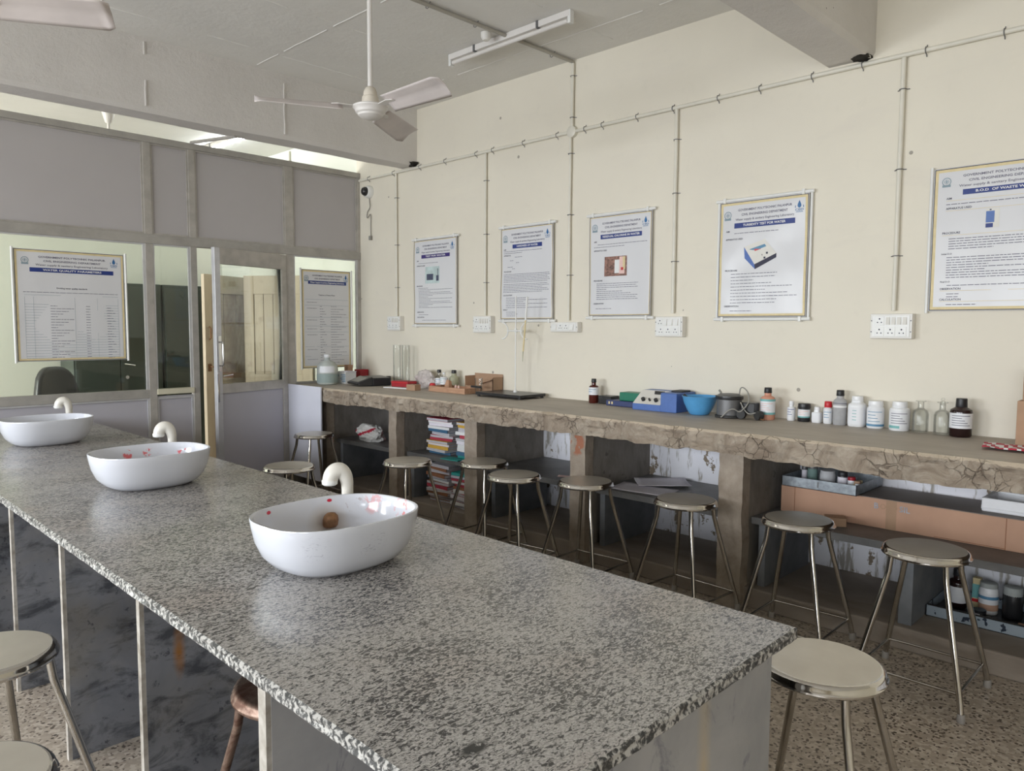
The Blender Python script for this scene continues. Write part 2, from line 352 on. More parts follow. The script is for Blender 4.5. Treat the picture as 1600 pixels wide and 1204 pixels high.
class MB:
    def __init__(s): s.v = []; s.f = []; s.fm = []; s.mi = 0
    def add(s, vs, fs, m=None):
        b = len(s.v); s.v += [tuple(v) for v in vs]
        for f in fs: s.f.append([i + b for i in f]); s.fm.append(s.mi if m is None else m)
        return s
    def box(s, a, b, m=None, taper=None):
        x0, y0, z0 = a; x1, y1, z1 = b
        v = [(x0, y0, z0), (x1, y0, z0), (x1, y1, z0), (x0, y1, z0), (x0, y0, z1), (x1, y0, z1), (x1, y1, z1), (x0, y1, z1)]
        return s.add(v, [(3, 2, 1, 0), (4, 5, 6, 7), (0, 1, 5, 4), (1, 2, 6, 5), (2, 3, 7, 6), (3, 0, 4, 7)], m)
    def prism(s, poly, z0, z1, m=None):          # polygon in XY, counter-clockwise
        n = len(poly); v = [(x, y, z0) for x, y in poly] + [(x, y, z1) for x, y in poly]
        return s.add(v, [tuple(range(n - 1, -1, -1)), tuple(range(n, 2 * n))] + [(i, (i + 1) % n, n + (i + 1) % n, n + i) for i in range(n)], m)
    def extrude(s, poly, x0, x1, m=None):        # polygon in YZ extruded along X
        n = len(poly); v = [(x0, y, z) for y, z in poly] + [(x1, y, z) for y, z in poly]
        return s.add(v, [tuple(range(n - 1, -1, -1)), tuple(range(n, 2 * n))] + [(i, (i + 1) % n, n + (i + 1) % n, n + i) for i in range(n)], m)
    def lathe(s, prof, n=24, c=(0, 0, 0), m=None, sq=None):   # prof: (r, z) from bottom to top; sq = (ax, ay, exponent)
        v = []; k = len(prof)
        for r, z in prof:
            for i in range(n):
                a = 2 * PI * i / n; ca, sa = math.cos(a), math.sin(a)
                if sq:
                    e = 2 / sq[2]; ca = math.copysign(abs(ca) ** e, ca) * sq[0]; sa = math.copysign(abs(sa) ** e, sa) * sq[1]
                v.append((c[0] + r * ca, c[1] + r * sa, c[2] + z))
        f = [(j * n + i, j * n + (i + 1) % n, (j + 1) * n + (i + 1) % n, (j + 1) * n + i) for j in range(k - 1) for i in range(n)]
        if prof[0][0] > 1e-5: f.append(tuple(range(n - 1, -1, -1)))
        if prof[-1][0] > 1e-5: f.append(tuple(range((k - 1) * n, k * n)))
        return s.add(v, f, m)
    def tube(s, pts, r, n=10, m=None, cap=True):
        pts = [Vector(p) for p in pts]; v = []; up = None
        for i, p in enumerate(pts):
            d = (pts[min(i + 1, len(pts) - 1)] - pts[max(i - 1, 0)]).normalized()
            if up is None: up = d.orthogonal().normalized()
            up = (up - d * up.dot(d)); up = up.normalized() if up.length > 1e-6 else d.orthogonal().normalized()
            w = d.cross(up); rr = r[i] if hasattr(r, '__len__') else r
            for q in range(n):
                a = 2 * PI * q / n; v.append(p + (up * math.cos(a) + w * math.sin(a)) * rr)
        k = len(pts); f = [(j * n + i, j * n + (i + 1) % n, (j + 1) * n + (i + 1) % n, (j + 1) * n + i) for j in range(k - 1) for i in range(n)]
        if cap: f += [tuple(range(n - 1, -1, -1)), tuple(range((k - 1) * n, k * n))]
        return s.add(v, f, m)
    def quad(s, a, b, c, d, m=None): return s.add([a, b, c, d], [(0, 1, 2, 3)], m)
    def grid(s, fn, nu, nv, m=None):
        v = [fn(i / nu, j / nv) for j in range(nv + 1) for i in range(nu + 1)]
        return s.add(v, [(j * (nu + 1) + i, j * (nu + 1) + i + 1, (j + 1) * (nu + 1) + i + 1, (j + 1) * (nu + 1) + i) for j in range(nv) for i in range(nu)], m)
    def build(s, name, mats, parent=None, smooth=False, bevel=0, label=None, kind=None, fn=None, solid=0):
        me = bpy.data.meshes.new(name)
        vs = [fn(v) for v in s.v] if fn else s.v
        me.from_pydata(vs, [], s.f)
        if isinstance(mats, str): mats = [mats]
        for q in mats: me.materials.append(M(q))
        me.polygons.foreach_set('material_index', s.fm)
        me.validate(); bm = bmesh.new(); bm.from_mesh(me); bmesh.ops.remove_doubles(bm, verts=bm.verts, dist=1e-6)
        bmesh.ops.recalc_face_normals(bm, faces=bm.faces); bm.to_mesh(me); bm.free()
        if smooth:
            me.polygons.foreach_set('use_smooth', [True] * len(me.polygons)); 
            try: me.set_sharp_from_angle(angle=math.radians(smooth if smooth > 1 else 40))
            except Exception: pass
        o = link(name, me, parent, kind)
        if solid:
            q = o.modifiers.new('solid', 'SOLIDIFY'); q.thickness = solid; q.offset = 0
        if bevel:
            q = o.modifiers.new('bevel', 'BEVEL'); q.width = bevel; q.segments = 2; q.limit_method = 'ANGLE'; q.angle_limit = math.radians(40)
        if label: o['label'] = label
        return o

def spl(pts, k=5):
    P = [Vector(p) for p in pts]; P = [P[0] * 2 - P[1]] + P + [P[-1] * 2 - P[-2]]; o = []
    for i in range(1, len(P) - 2):
        a, b, c, d = P[i - 1:i + 3]
        for j in range(k):
            t = j / k; o.append(.5 * ((2 * b) + (c - a) * t + (2 * a - 5 * b + 4 * c - d) * t * t + (3 * b - a - 3 * c + d) * t ** 3))
    o.append(P[-2]); return o
def dup(rt, loc, rz, label=None, group=None):
    r = rt.copy(); COL.objects.link(r); r.location = loc; r.rotation_euler = (0, 0, rz)
    if label: r['label'] = label
    if group: r['group'] = group
    for ch in list(rt.children):
        c = ch.copy(); COL.objects.link(c); c.parent = r
        for g in list(ch.children):
            d = g.copy(); COL.objects.link(d); d.parent = c
    return r

def text_verts(s, size, align='CENTER', bold=.0, sx=1.0):
    cu = bpy.data.curves.new('txt', 'FONT'); cu.body = s; cu.size = size; cu.align_x = align; cu.align_y = 'CENTER'; cu.offset = bold * size
    cu.resolution_u = 2
    ob = bpy.data.objects.new('txt', cu); COL.objects.link(ob)
    dg = bpy.context.evaluated_depsgraph_get(); me = bpy.data.meshes.new_from_object(ob.evaluated_get(dg))
    v = [(p.co.x * sx, p.co.y) for p in me.vertices]; f = [tuple(p.vertices) for p in me.polygons]
    bpy.data.objects.remove(ob); bpy.data.curves.remove(cu); bpy.data.meshes.remove(me)
    return v, f
def put_text(mb, s, x, z, size, y=-.0008, align='CENTER', bold=.01, sx=1.0, width=None, m=None):
    v, f = text_verts(s, size, align, bold, sx)
    if width and v:
        w = max(p[0] for p in v) - min(p[0] for p in v); k = width / w; v = [(p[0] * k, p[1]) for p in v]
    mb.add([(x + a, y, z + b) for a, b in v], f, m)

# ------------------------------------------------------------------ the room shell
def shell(name, a, b, mat, **k): return MB().box(a, b).build(name, mat, kind='structure', **k)
shell('floor', (XL - .2, YB - .2, -.12), (XR + .2, YF + .2, 0), 'terrazzo')
m = MB(); m.box((XL - .2, YB - .2, ZC), (XR + .2, YF + .2, ZC + .12))
def ridge(mb, p, q, w=.006, h=.004, seg=.04, keep=.75, z=ZC, seed=0):
    p = Vector(p); q = Vector(q); L = (q - p).length; n = max(2, int(L / seg)); d = (q - p) / n; s = Vector((-d.y, d.x)).normalized()
    for i in range(n):
        if noise.noise(Vector((i * .17 + seed, seed * 3.1, 0))) * .5 + .5 > keep: continue
        a = p + d * i; b = a + d; jj = noise.noise(Vector((i * .3, seed, 5))) * .006
        a += s * jj; b += s * noise.noise(Vector(((i + 1) * .3, seed, 5))) * .006
        mb.add([(a.x - s.x * w, a.y - s.y * w, z + .001), (b.x - s.x * w, b.y - s.y * w, z + .001), (b.x, b.y, z - h), (a.x, a.y, z - h), (a.x + s.x * w, a.y + s.y * w, z + .001), (b.x + s.x * w, b.y + s.y * w, z + .001)],
               [(0, 1, 2, 3), (3, 2, 5, 4)])
for i, x in enumerate((4.05, 2.85, 1.65, .45)): ridge(m, (x, 1.9), (x, 5.5), seed=i + 1, keep=.62)
for i, y in enumerate((2.3, 3.25, 4.4, 5.2)): ridge(m, (.0, y), (4.3, y), seed=i + 11, keep=.5)
m.build('ceiling', 'ceiling_paint', kind='structure')
# right wall: cream above the bench, flaking whitewash below
m = MB(); m.box((XR, YB, .9), (XR + .15, YP + .03, ZC), 0); m.box((XR, YB, 0), (XR + .15, YP + .03, .9), 1)
m.build('wall_right', ['cream_paint', 'peeling_whitewash'], kind='structure')
shell('wall_right_office', (XR, YP + .03, 0), (XR + .15, YF, ZC), 'far_green_paint')
shell('wall_far', (XL - .15, YF, 0), (XR + .15, YF + .15, ZC), 'far_green_paint')
# left wall and rear wall with window openings
def wall_open(name, opens, lo, hi, axis, pos, th, mat):
    mb = MB(); z0, z1 = .98, 2.38; cur = lo
    def bx(a, b, za, zb):
        if axis == 'y': mb.box((min(pos, pos + th), a, za), (max(pos, pos + th), b, zb))
        else: mb.box((a, min(pos, pos + th), za), (b, max(pos, pos + th), zb))
    for a, b in sorted(opens):
        bx(cur, a, 0, ZC); bx(a, b, 0, z0); bx(a, b, z1, ZC); cur = b
    bx(cur, hi, 0, ZC); mb.build(name, mat, kind='structure')
wall_open('wall_left', [(a, b) for a, b, _ in LEFT_WINDOWS] + [(7.1, 9.1)], YB - .15, YF + .15, 'y', XL, -.15, 'cream_paint')
shell('wall_rear', (XL, YB - .15, 0), (XR, YB, ZC), 'cream_paint')
wi = 0
for a, b in [(p, q) for p, q, _ in LEFT_WINDOWS] + [(7.1, 9.1)]:
    wi += 1; w = MB(); x0, x1 = XL - .08, XL - .04
    for y in (a, (a + b) / 2 - .02, b - .05): w.box((x0, y, .98), (x1, y + .05, 2.38))
    for z in (.98, 2.33): w.box((x0, a, z), (x1, b, z + .05))
    for k in range(1, 8): w.box((x0 + .015, a, .98 + k * .17), (x1 - .015, b, .995 + k * .17))
    w.build('window_%d' % wi, 'aluminium', kind='structure')
# concrete beams under the ceiling
def beam(name, y0, y1, z):
    n = 60; m = MB(); xs = [XL + (XR - XL) * i / n for i in range(n + 1)]
    def ring(x):
        j = [noise.noise(Vector((x * 2.3, k * 7.7, y0))) * .010 for k in range(6)]
        return [(x, y0 + j[0] * .4, ZC + .002), (x, y0 + j[1] * .5, z + .03), (x, y0 + .02, z + j[2] * .6), (x, y1 - .02, z + j[3] * .6), (x, y1 + j[4] * .5, z + .03), (x, y1, ZC + .002)]
    v = []; f = []
    for x in xs: v += ring(x)
    for i in range(n):
        for k in range(5): f.append((i * 6 + k, i * 6 + k + 1, (i + 1) * 6 + k + 1, (i + 1) * 6 + k))
    m.add(v, f); 
    return m
m = beam('b', 5.56, 5.80, 2.98)
for i, x in enumerate((.55, 2.05, 3.1)):    # cast seams on the beam face
    for k in range(10):
        z = 3.02 + k * .043; j = noise.noise(Vector((x, z * 9, 1))) * .006
        if i and noise.noise(Vector((x * 5, z * 6, 4))) > .15: continue
        m.box((x + j - .004, 5.548, z), (x + j + .004, 5.565, z + .043))
m.build('trim_1', 'beam_paint', kind='structure', smooth=30)
beam('b', 1.56, 1.83, 2.985).build('trim_2', 'beam_paint', kind='structure', smooth=30)
def dark_gap(name, c, s, seed):  # black lump put in for the dark of a broken mortar gap
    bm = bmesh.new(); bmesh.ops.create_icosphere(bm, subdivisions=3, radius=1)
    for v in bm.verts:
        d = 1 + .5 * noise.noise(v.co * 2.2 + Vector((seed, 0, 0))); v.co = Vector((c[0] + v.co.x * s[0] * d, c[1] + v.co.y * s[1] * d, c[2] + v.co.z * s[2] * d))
    me = bpy.data.meshes.new(name); bm.to_mesh(me); bm.free(); me.materials.append(M('gap_black')); return link(name, me, None, 'structure')
dark_gap('trim_3', (XR - .03, 5.60, 2.995), (.05, .07, .022), 1)
dark_gap('trim_4', (XR - .04, 1.62, 2.995), (.07, .05, .02), 4)

# ------------------------------------------------------------------ aluminium partition
pt = root('wall_partition')
Y0, Y1 = YP - .025, YP + .025
def pbox(name, a, b, mat, parent=pt, bevel=.002, label=None): return MB().box(a, b).build(name, mat, parent, bevel=bevel, label=label)
POSTS = [(-.62, -.56, 0, 3.0), (.86, .92, 0, 3.0), (2.35, 2.41, 0, 3.0), (2.715, 2.77, 0, 3.0), (3.60, 3.685, 0, 3.0), (4.395, 4.428, 0, 3.0)]
for x0, x1, z0, z1 in POSTS: pbox('post', (x0, Y0, z0), (x1, Y1, z1), 'aluminium')
pbox('rail', (XL, Y0 - .01, 2.985), (XR - .002, Y1 + .01, 3.035), 'aluminium_dusty', label='top rail blotched with dried paint')
pbox('rail', (XL, Y0 - .006, 2.175), (XR - .002, Y1 + .006, 2.25), 'aluminium_dusty')
BAYS = [(XL, -.62), (-.56, .86), (.92, 2.35), (2.41, 2.715), (3.685, 4.395)]
TOPB = BAYS + [(2.77, 3.60)]
for a, b in TOPB:
    pbox('upper_panel', (a, YP - .006, 2.25), (b, YP + .006, 2.985), 'laminate', bevel=0)
    bd = MB(); w = .014
    bd.box((a, YP - .018, 2.25), (a + w, YP - .006, 2.985)); bd.box((b - w, YP - .018, 2.25), (b, YP - .006, 2.985)); bd.box((a + w, YP - .018, 2.25), (b - w, YP - .006, 2.25 + w)); bd.box((a + w, YP - .018, 2.985 - w), (b - w, YP - .006, 2.985))
    bd.build('bead', 'aluminium', pt)
for i, (a, b) in enumerate(BAYS):
    narrow = (i == 3)
    pbox('glass_pane', (a, YP - .003, .98), (b, YP + .003, 2.175), 'pane_glass', bevel=0)
    bd = MB(); w = .02
    bd.box((a, YP - .02, .98), (a + w * .6, YP - .004, 2.175)); bd.box((b - w, YP - .02, .98), (b, YP - .004, 2.175)); bd.box((a + w * .6, YP - .02, 2.175 - w * .6), (b - w, YP - .004, 2.175))
    bd.build('bead', 'bead_light' if i in (2, 3, 4) else 'aluminium', pt)
    pbox('sill_rail', (a, Y0 - (.012 if narrow else 0), .935 if narrow else .91), (b, Y1, .98), 'cream_strip' if narrow else 'aluminium_dusty', label='cream sill strip' if narrow else None)
    pbox('lower_panel', (a, YP - .006, .08), (b, YP + .006, .92), 'laminate_low', bevel=0)
    pbox('kick_rail', (a, Y0, .0), (b, Y1, .08), 'aluminium')
    bd = MB()
    bd.box((a, YP - .018, .08), (a + .016, YP - .006, .91)); bd.box((b - .016, YP - .018, .08), (b, YP - .006, .91)); bd.box((a + .016, YP - .018, .895), (b - .016, YP - .006, .91))
    bd.build('bead', 'bead_light', pt)
# aluminium door, ajar towards the lab; local x runs from hinge to the free edge
d1 = root('door_1', loc=(3.585, YP - .03, 0), rz=math.radians(180 + 15)); DW = .80
def dbox(name, a, b, mat, bevel=.002, parent=d1, label=None): return MB().box(a, b).build(name, mat, parent, bevel=bevel, label=label)
dbox('stile', (0, -.02, .02), (.055, .02, 2.165), 'aluminium'); dbox('stile', (DW - .055, -.02, .02), (DW, .02, 2.165), 'bead_light', label='bright worn lock stile')
dbox('rail', (.055, -.02, 2.03), (DW - .055, .02, 2.165), 'aluminium'); dbox('rail', (.055, -.02, .93), (DW - .055, .02, 1.01), 'aluminium'); dbox('rail', (.055, -.02, .02), (DW - .055, .02, .12), 'aluminium')
dbox('glass_pane', (.055, -.003, 1.01), (DW - .055, .003, 2.03), 'pane_glass', 0); dbox('lower_panel', (.055, -.006, .12), (DW - .055, .006, .93), 'laminate_low', 0)
h = MB(); h.box((DW - .045, .02, 1.12), (DW - .015, .028, 1.42)); h.tube([(DW - .03, .028, 1.17), (DW - .03, .06, 1.17), (DW - .03, .065, 1.2), (DW - .03, .065, 1.34), (DW - .03, .06, 1.37), (DW - .03, .028, 1.37)], .007)
h.tube([(DW - .05, .035, 1.08), (DW - .15, .035, 1.09)], .006); h.build('handle', 'chrome', d1, smooth=40)
h = MB(); h.box((DW - .014, .02, .86), (DW - .002, .03, 1.10)); h.build('tower_bolt', 'chrome', d1)
# strut tying the partition top to the beam
MB().tube([(2.75, 6.48, 3.045), (2.775, 5.72, 2.972)], .014, 8).build('trim_5', 'aluminium', kind='structure')

# ------------------------------------------------------------------ masonry bench along the right wall
XW, ZW = 3.62, .96
bench = thing('masonry_bench', 'long rough concrete bench with crumbling edge built along the cream wall', 'workbench', (XR - .40, 3.0, 0))
def bfn(v): return (v[0] - (XR - .40), v[1] - 3.0, v[2])
def slab():
    m = MB(); ya, yb = -1.2, 6.46; n = 520; prof = 12
    def P(y, k):
        nz = lambda a, b, c: noise.fractal(Vector((y * a, b, c)), 1.0, 2.0, 5)
        zb = .838 + .020 * nz(1.6, 3.3, 0) + .010 * nz(9, 8.1, 0)
        chip = max(0, nz(5.5, 1.7, 2) * 1.2 - .15) * .035
        zt = ZW
        if k == 0: return (XR - .003, y, zt, 0)
        if k == 1: return (XW + .06, y, zt, 0)
        if k == 2: return (XW + .012 + chip, y, zt, 0)
        if k <= 9:
            t_ = (k - 2) / 7; z = (zt - .006) * (1 - t_) + zb * t_
            x = XW + .013 * nz(7, k * .9, 1) + .008 * nz(19, k * 1.7, 4) + (.020 * (1 - t_) ** 3 * (chip / .02 if chip > 0 else 0) * .3)
            return (x, y, z, 1)
        if k == 10: return (XW + .05, y, zb - .002 + .005 * nz(12, 5, 5), 1)
        return (XR - .003, y, .852, 1)
    v = []; 
    for i in range(n + 1):
        y = ya + (yb - ya) * i / n; v += [P(y, k)[:3] for k in range(prof)]
    f = []; fm = []
    for i in range(n):
        for k in range(prof - 1):
            f.append((i * prof + k, i * prof + k + 1, (i + 1) * prof + k + 1, (i + 1) * prof + k)); fm.append(0 if k < 2 else 1)
    f.append(tuple(range(prof))); fm.append(1); f.append(tuple(range(n * prof, (n + 1) * prof))[::-1]); fm.append(1)
    b = len(m.v); m.v += v; m.f += f; m.fm += fm; return m
slab().build('worktop', ['bench_top_cement', 'rough_cement'], bench, fn=bfn, smooth=35)
DIV = [(5.97, 6.09), (4.925, 5.03), (3.968, 4.102), (2.965, 3.088), (1.893, 2.035), (-.1, .05)]
for a, b in DIV:
    MB().box((3.77, a + .006, .11), (XR - .003, b - .006, .86)).build('divider', 'grey_cement', bench, fn=bfn)
    m = MB(); n = 24
    for j in range(n):      # irregular plastered pier face
        z0, z1 = .87 * j / n, .87 * (j + 1) / n
        g = lambda z, s_: .006 * noise.fractal(Vector((z * 9, a * 3, s_)), 1, 2, 3)
        m.add([(3.698 + g(z0, 0), a + g(z0, 1), z0), (3.698 + g(z0, 0), b + g(z0, 2), z0), (3.698 + g(z1, 0), b + g(z1, 2), z1), (3.698 + g(z1, 0), a + g(z1, 1), z1),
               (3.78, a + g(z0, 1), z0), (3.78, b + g(z0, 2), z0), (3.78, b + g(z1, 2), z1), (3.78, a + g(z1, 1), z1)],
              [(0, 1, 2, 3), (1, 5, 6, 2), (4, 0, 3, 7), (5, 4, 7, 6)])
    m.build('pier', 'pillar_plaster', bench, fn=bfn, smooth=35)
MB().box((3.745, -1.2, 0), (XR - .003, 6.44, .11)).build('plinth', 'dusty_plinth', bench, fn=bfn, bevel=.01)
for a, b, lg in ((5.035, 5.965, 5.92), (4.106, 4.922, 4.88), (3.092, 3.965, 3.93), (2.039, 2.962, 2.93), (.06, 1.89, 1.85)):
    sh = MB().box((3.80, a, .447), (XR - .004, b, .485)).build('stone_shelf', 'dark_stone', bench, fn=bfn, bevel=.003)
    MB().box((3.81, lg - .04, .11), (XR - .05, lg, .447)).build('shelf_leg', 'stone_leg', bench, fn=bfn, bevel=.002)
MB().box((3.79, 1.07, .11), (XR - .05, 1.13, .447)).build('shelf_leg', 'stone_leg', bench, fn=bfn, bevel=.002)
# white laminate board closing the bench end
tag(MB().box((3.592, 5.89, .115), (3.604, 6.46, .968)).build('end_board', 'white_board'), 'upright white laminate board closing the bench end beside the aluminium door', 'board')

# ------------------------------------------------------------------ island table
table = thing('island_table', 'long lab island with speckled grey granite top on upright stone slabs', 'table', (1.25, 3.5, 0))
def tfn(v): return (v[0] - 1.25, v[1] - 3.5, v[2])
def granite():
    cs = [(.695, .715), (1.712, .728), (1.79, 6.38), (.745, 6.38)]; v = []; f = []; fm = []; N = 0
    edge = []
    segs = [60, 260, 40, 260]
    for e in range(4):
        a = Vector(cs[e]); b = Vector(cs[(e + 1) % 4]); 
        for i in range(segs[e]): edge.append(a + (b - a) * i / segs[e])
    n = len(edge); c = Vector((1.23, 3.5))
    def ring(off, z, jit, zj=0):
        o = []
        for i, p in enumerate(edge):
            q = noise.fractal(Vector((p.x * 22, p.y * 22, z * 60)), 1, 2, 3) * jit
            dx = (1 if p.x > c.x else -1); 
            px = p.x - (off + q) * (1 if p.x > c.x else -1) * (1 if (i >= segs[0] and i < segs[0] + segs[1]) or i >= segs[0] + segs[1] + segs[2] else 0)
            py = p.y + (off + q) * (1 if i < segs[0] else (-1 if segs[0] + segs[1] <= i < segs[0] + segs[1] + segs[2] else 0))
            o.append((px, py, z + zj * noise.noise(Vector((p.x * 40, p.y * 40, 3)))))
        return o
    rings = [ring(.0, .772, .002), ring(-.003, .776, .003), ring(-.001, .786, .004), ring(-.002, .795, .003), ring(.004, .80, .002)]
    m = MB(); v = [p for r in rings for p in r]
    f = []
    for j in range(4):
        for i in range(n): f.append((j * n + i, j * n + (i + 1) % n, (j + 1) * n + (i + 1) % n, (j + 1) * n + i))
    m.add(v, f, 1); m.add(rings[4], [tuple(range(n))], 0); m.add(rings[0], [tuple(range(n - 1, -1, -1))], 1)
    return m
granite().build('granite_top', ['granite', 'granite_edge'], table, fn=tfn)
for i, y in enumerate((1.40, 2.11, 2.84, 3.54, 4.26, 4.97, 5.68, 6.32)):
    x0 = .716 + .006 * i * .7; TH = .034 if i == 0 else .024
    m = MB(); m.box((x0 + .012, y, 0), (1.72, y + TH, .772), 0); m.box((x0, y + .001, 0), (x0 + .012, y + TH - .001, .772), 1)
    m.build('slab_leg', ['slab_stone' if i else 'end_slab', 'slab_edge'], table, fn=tfn)
MB().box((.74, .80, 0), (1.74, .84, .772)).build('slab_leg', 'end_slab', table, fn=tfn, bevel=.002, label='end slab with yellowish streak')
MB().box((1.28, .84, 0), (1.32, 6.32, .772)).build('spine_slab', 'slab_stone', table, fn=tfn)

# ------------------------------------------------------------------ vessel basins and swan-neck taps
def basin(loc, rz, mat, label, stain):
    b = thing('vessel_basin', label, 'sink', loc, rz, 'white basins on the granite island')
    out = [(.60, 0), (.66, .002), (.78, .018), (.88, .045), (.95, .085), (.985, .125), (1.0, .150), (.995, .1535), (.965, .1535), (.955, .150), (.93, .12), (.88, .075), (.78, .035), (.60, .016), (.30, .012), (.001, .010)]
    MB().lathe(out, 72, sq=(.243, .198, 2.6)).build('bowl', mat, b, smooth=60)
    w = MB(); w.lathe([(.034, 0), (.036, .006), (.030, .016), (.02, .020), (.001, .021)], 24, (0, .0, .010)); 
    w.build('waste_cap', 'rust_drain' if stain else 'chrome', b, smooth=40, label='rust-caked waste plug' if stain else None)
    if stain:
        k = MB(); k.lathe([(.020, -.026), (.024, -.02), (.025, -.004), (.022, .010), (.014, .019), (.001, .022)], 20); k.build('overflow_plug', 'rust_drain', b, smooth=50, label='rust-brown plug on the inner wall', fn=lambda v: (v[0] + .078, v[1] + .150 + v[2] * -.15, v[2] + .088))
    return b
SINKS = [(1.222, 1.925, 'ceramic_used', 'white oval basin with rusty drain and red glue marks, nearest the table end', True),
         (1.252, 3.465, 'ceramic_marked', 'middle white oval basin with small red sticker scraps inside its rim', False),
         (1.262, 5.12, 'ceramic', 'clean white oval basin at the partition end of the granite top', False)]
for x, y, mt, lb, st in SINKS: basin((x, y, .8005), .02, mt, lb, st)
def tap(loc, rz, label):
    t_ = thing('swan_neck_tap', label, 'tap', loc, rz, 'white plastic taps behind the basins')
    m = MB(); m.lathe([(.028, 0), (.029, .006), (.024, .014), (.0205, .02), (.0195, .13)], 20); m.build('riser', 'tap_plastic', t_, smooth=40)
    pts = [(0, 0, .12), (0, 0, .155), (-.002, 0, .180), (-.010, 0, .203), (-.024, 0, .216), (-.041, 0, .214), (-.053, 0, .201), (-.058, 0, .184)]
    rr = spl([(v, 0, 0) for v in [.0195, .020, .022, .0245, .0265, .0275, .0265, .0255]]); rr = [v.x for v in rr]
    m = MB(); m.tube(spl(pts), rr, 18); m.build('spout', 'tap_plastic', t_, smooth=60)
    m = MB(); m.lathe([(.020, -.012), (.0255, -.008), (.027, .004), (.024, .008)], 18, (-.059, 0, .180)); m.build('aerator', 'white_plastic', t_, smooth=40)
    return t_
tap((1.425, 2.175, .8005), math.radians(-22), 'ivory swan-neck tap behind the basin with the rusty drain')
tap((1.445, 3.715, .8005), math.radians(-22), 'ivory swan-neck tap behind the middle basin')
tap((1.475, 5.46, .8005), math.radians(-22), 'ivory swan-neck tap behind the basin nearest the partition')

# ------------------------------------------------------------------ steel stools
def make_stool(loc, rz, label, rust=False):
    ms, mtb = ('rusty_steel', 'rusty_steel') if rust else ('steel', 'steel_tube')
    s = thing('steel_stool', label, 'stool', loc, rz)
    sm_ = MB(); sm_.lathe([(.001, .583), (.150, .583), (.156, .571), (.166, .569), (.1685, .572), (.1685, .577), (.1645, .582), (.1635, .590), (.158, .5965), (.150, .5998)], 56, m=0); sm_.f.pop(); sm_.fm.pop(); sm_.lathe([(.150, .5998), (.10, .6015), (.001, .602)], 56, m=1); 
    sm_.build('seat', [ms, ms if rust else 'seat_steel'], s, smooth=35)
    legs = []
    for sx in (-1, 1):
        for sy in (-1, 1):
            leg = MB().tube([(sx * .100, sy * .100, .585), (sx * .108, sy * .108, .50), (sx * .116, sy * .116, .46), (sx * .196, sy * .196, .07), (sx * .2045, sy * .2045, .012)], .0115, 12).build('leg', mtb, s, smooth=50)
            MB().lathe([(.014, 0), (.0155, .004), (.0145, .03), (.012, .034)], 12, (sx * .2035, sy * .2035, 0)).build('rubber_foot', 'foot_rubber' if not rust else 'black_matt', leg, smooth=40)
    q = .1865; z = .100
    for a, b in (((-q, -q), (q, -q)), ((q, -q), (q, q)), ((q, q), (-q, q)), ((-q, q), (-q, -q))):
        MB().tube([(*a, z), (*b, z)], .006, 8).build('stretcher', mtb, s, smooth=50)
    return s
ST = [(3.405, .918, .00, 'steel stool at the front right standing clear over the terrazzo floor'),
      (3.504, 1.504, .03, 'steel stool with blurred marks on its seat, before the galvanised tray bay'),
      (3.483, 2.106, -.05, 'steel stool in front of the bay with loose papers on its shelf'),
      (3.482, 2.785, .06, 'steel stool in front of the pier with exposed red brick'),
      (3.316, 3.218, .10, 'steel stool pulled forward, second in front of the empty shelf bay'),
      (3.500, 3.682, .04, 'steel stool beside the pier right of the notebook bay'),
      (3.152, 4.075, .04, 'steel stool in front of the notebook stacks'),
      (3.385, 5.66, .0, 'farthest steel stool, against the white end board'),
      (2.477, 4.461, .15, 'low-looking steel stool just behind the island edge near the door'),
      (2.024, .792, .02, 'large nearest steel stool partly behind the granite corner'),
      (.440, 2.45, .35, 'steel stool on the left with cream seat, before the dark stone slabs'),
      (.262, 1.775, .1, 'steel stool cut off at the bottom left corner'),
      (.46, 4.12, .2, 'steel stool at the left edge of view beyond the others')]
st0 = make_stool((ST[0][0], ST[0][1], 0), ST[0][2], ST[0][3]); st0['group'] = 'round steel lab stools'
for x, y, rz, lb in ST[1:]: dup(st0, (x, y, 0), rz, lb)
rs = make_stool((.965, 1.70, 0), .3, 'rusty brown steel stool tucked between the island slabs', True); rs['group'] = 'round steel lab stools'

# ------------------------------------------------------------------ conduits, saddles and switchboards on the right wall
def saddle(parent, p, ax, r=.0125):     # small metal strap over the pipe
    m = MB()
    if ax == 'z':
        m.tube([(p[0] + .016, p[1] - .030, p[2]), (p[0] + .010, p[1] - .018, p[2]), (p[0] - .010, p[1] - .014, p[2]), (p[0] - .0155, p[1], p[2]), (p[0] - .010, p[1] + .014, p[2]), (p[0] + .010, p[1] + .018, p[2]), (p[0] + .016, p[1] + .030, p[2])], .0026, 6)
    elif ax == 'y':
        m.tube([(p[0] + .016, p[1], p[2] - .030), (p[0] + .010, p[1], p[2] - .018), (p[0] - .010, p[1], p[2] - .014), (p[0] - .0155, p[1], p[2]), (p[0] - .010, p[1], p[2] + .014), (p[0] + .010, p[1], p[2] + .018), (p[0] + .016, p[1], p[2] + .030)], .0026, 6)
    else:
        m.tube([(p[0], p[1] - .030, p[2] + .016), (p[0], p[1] - .018, p[2] + .010), (p[0], p[1] - .014, p[2] - .010), (p[0], p[1], p[2] - .0155), (p[0], p[1] + .014, p[2] - .010), (p[0], p[1] + .018, p[2] + .010), (p[0], p[1] + .030, p[2] + .016)], .0026, 6)
    m.build('saddle_clip', 'grey_metal', parent, smooth=50)
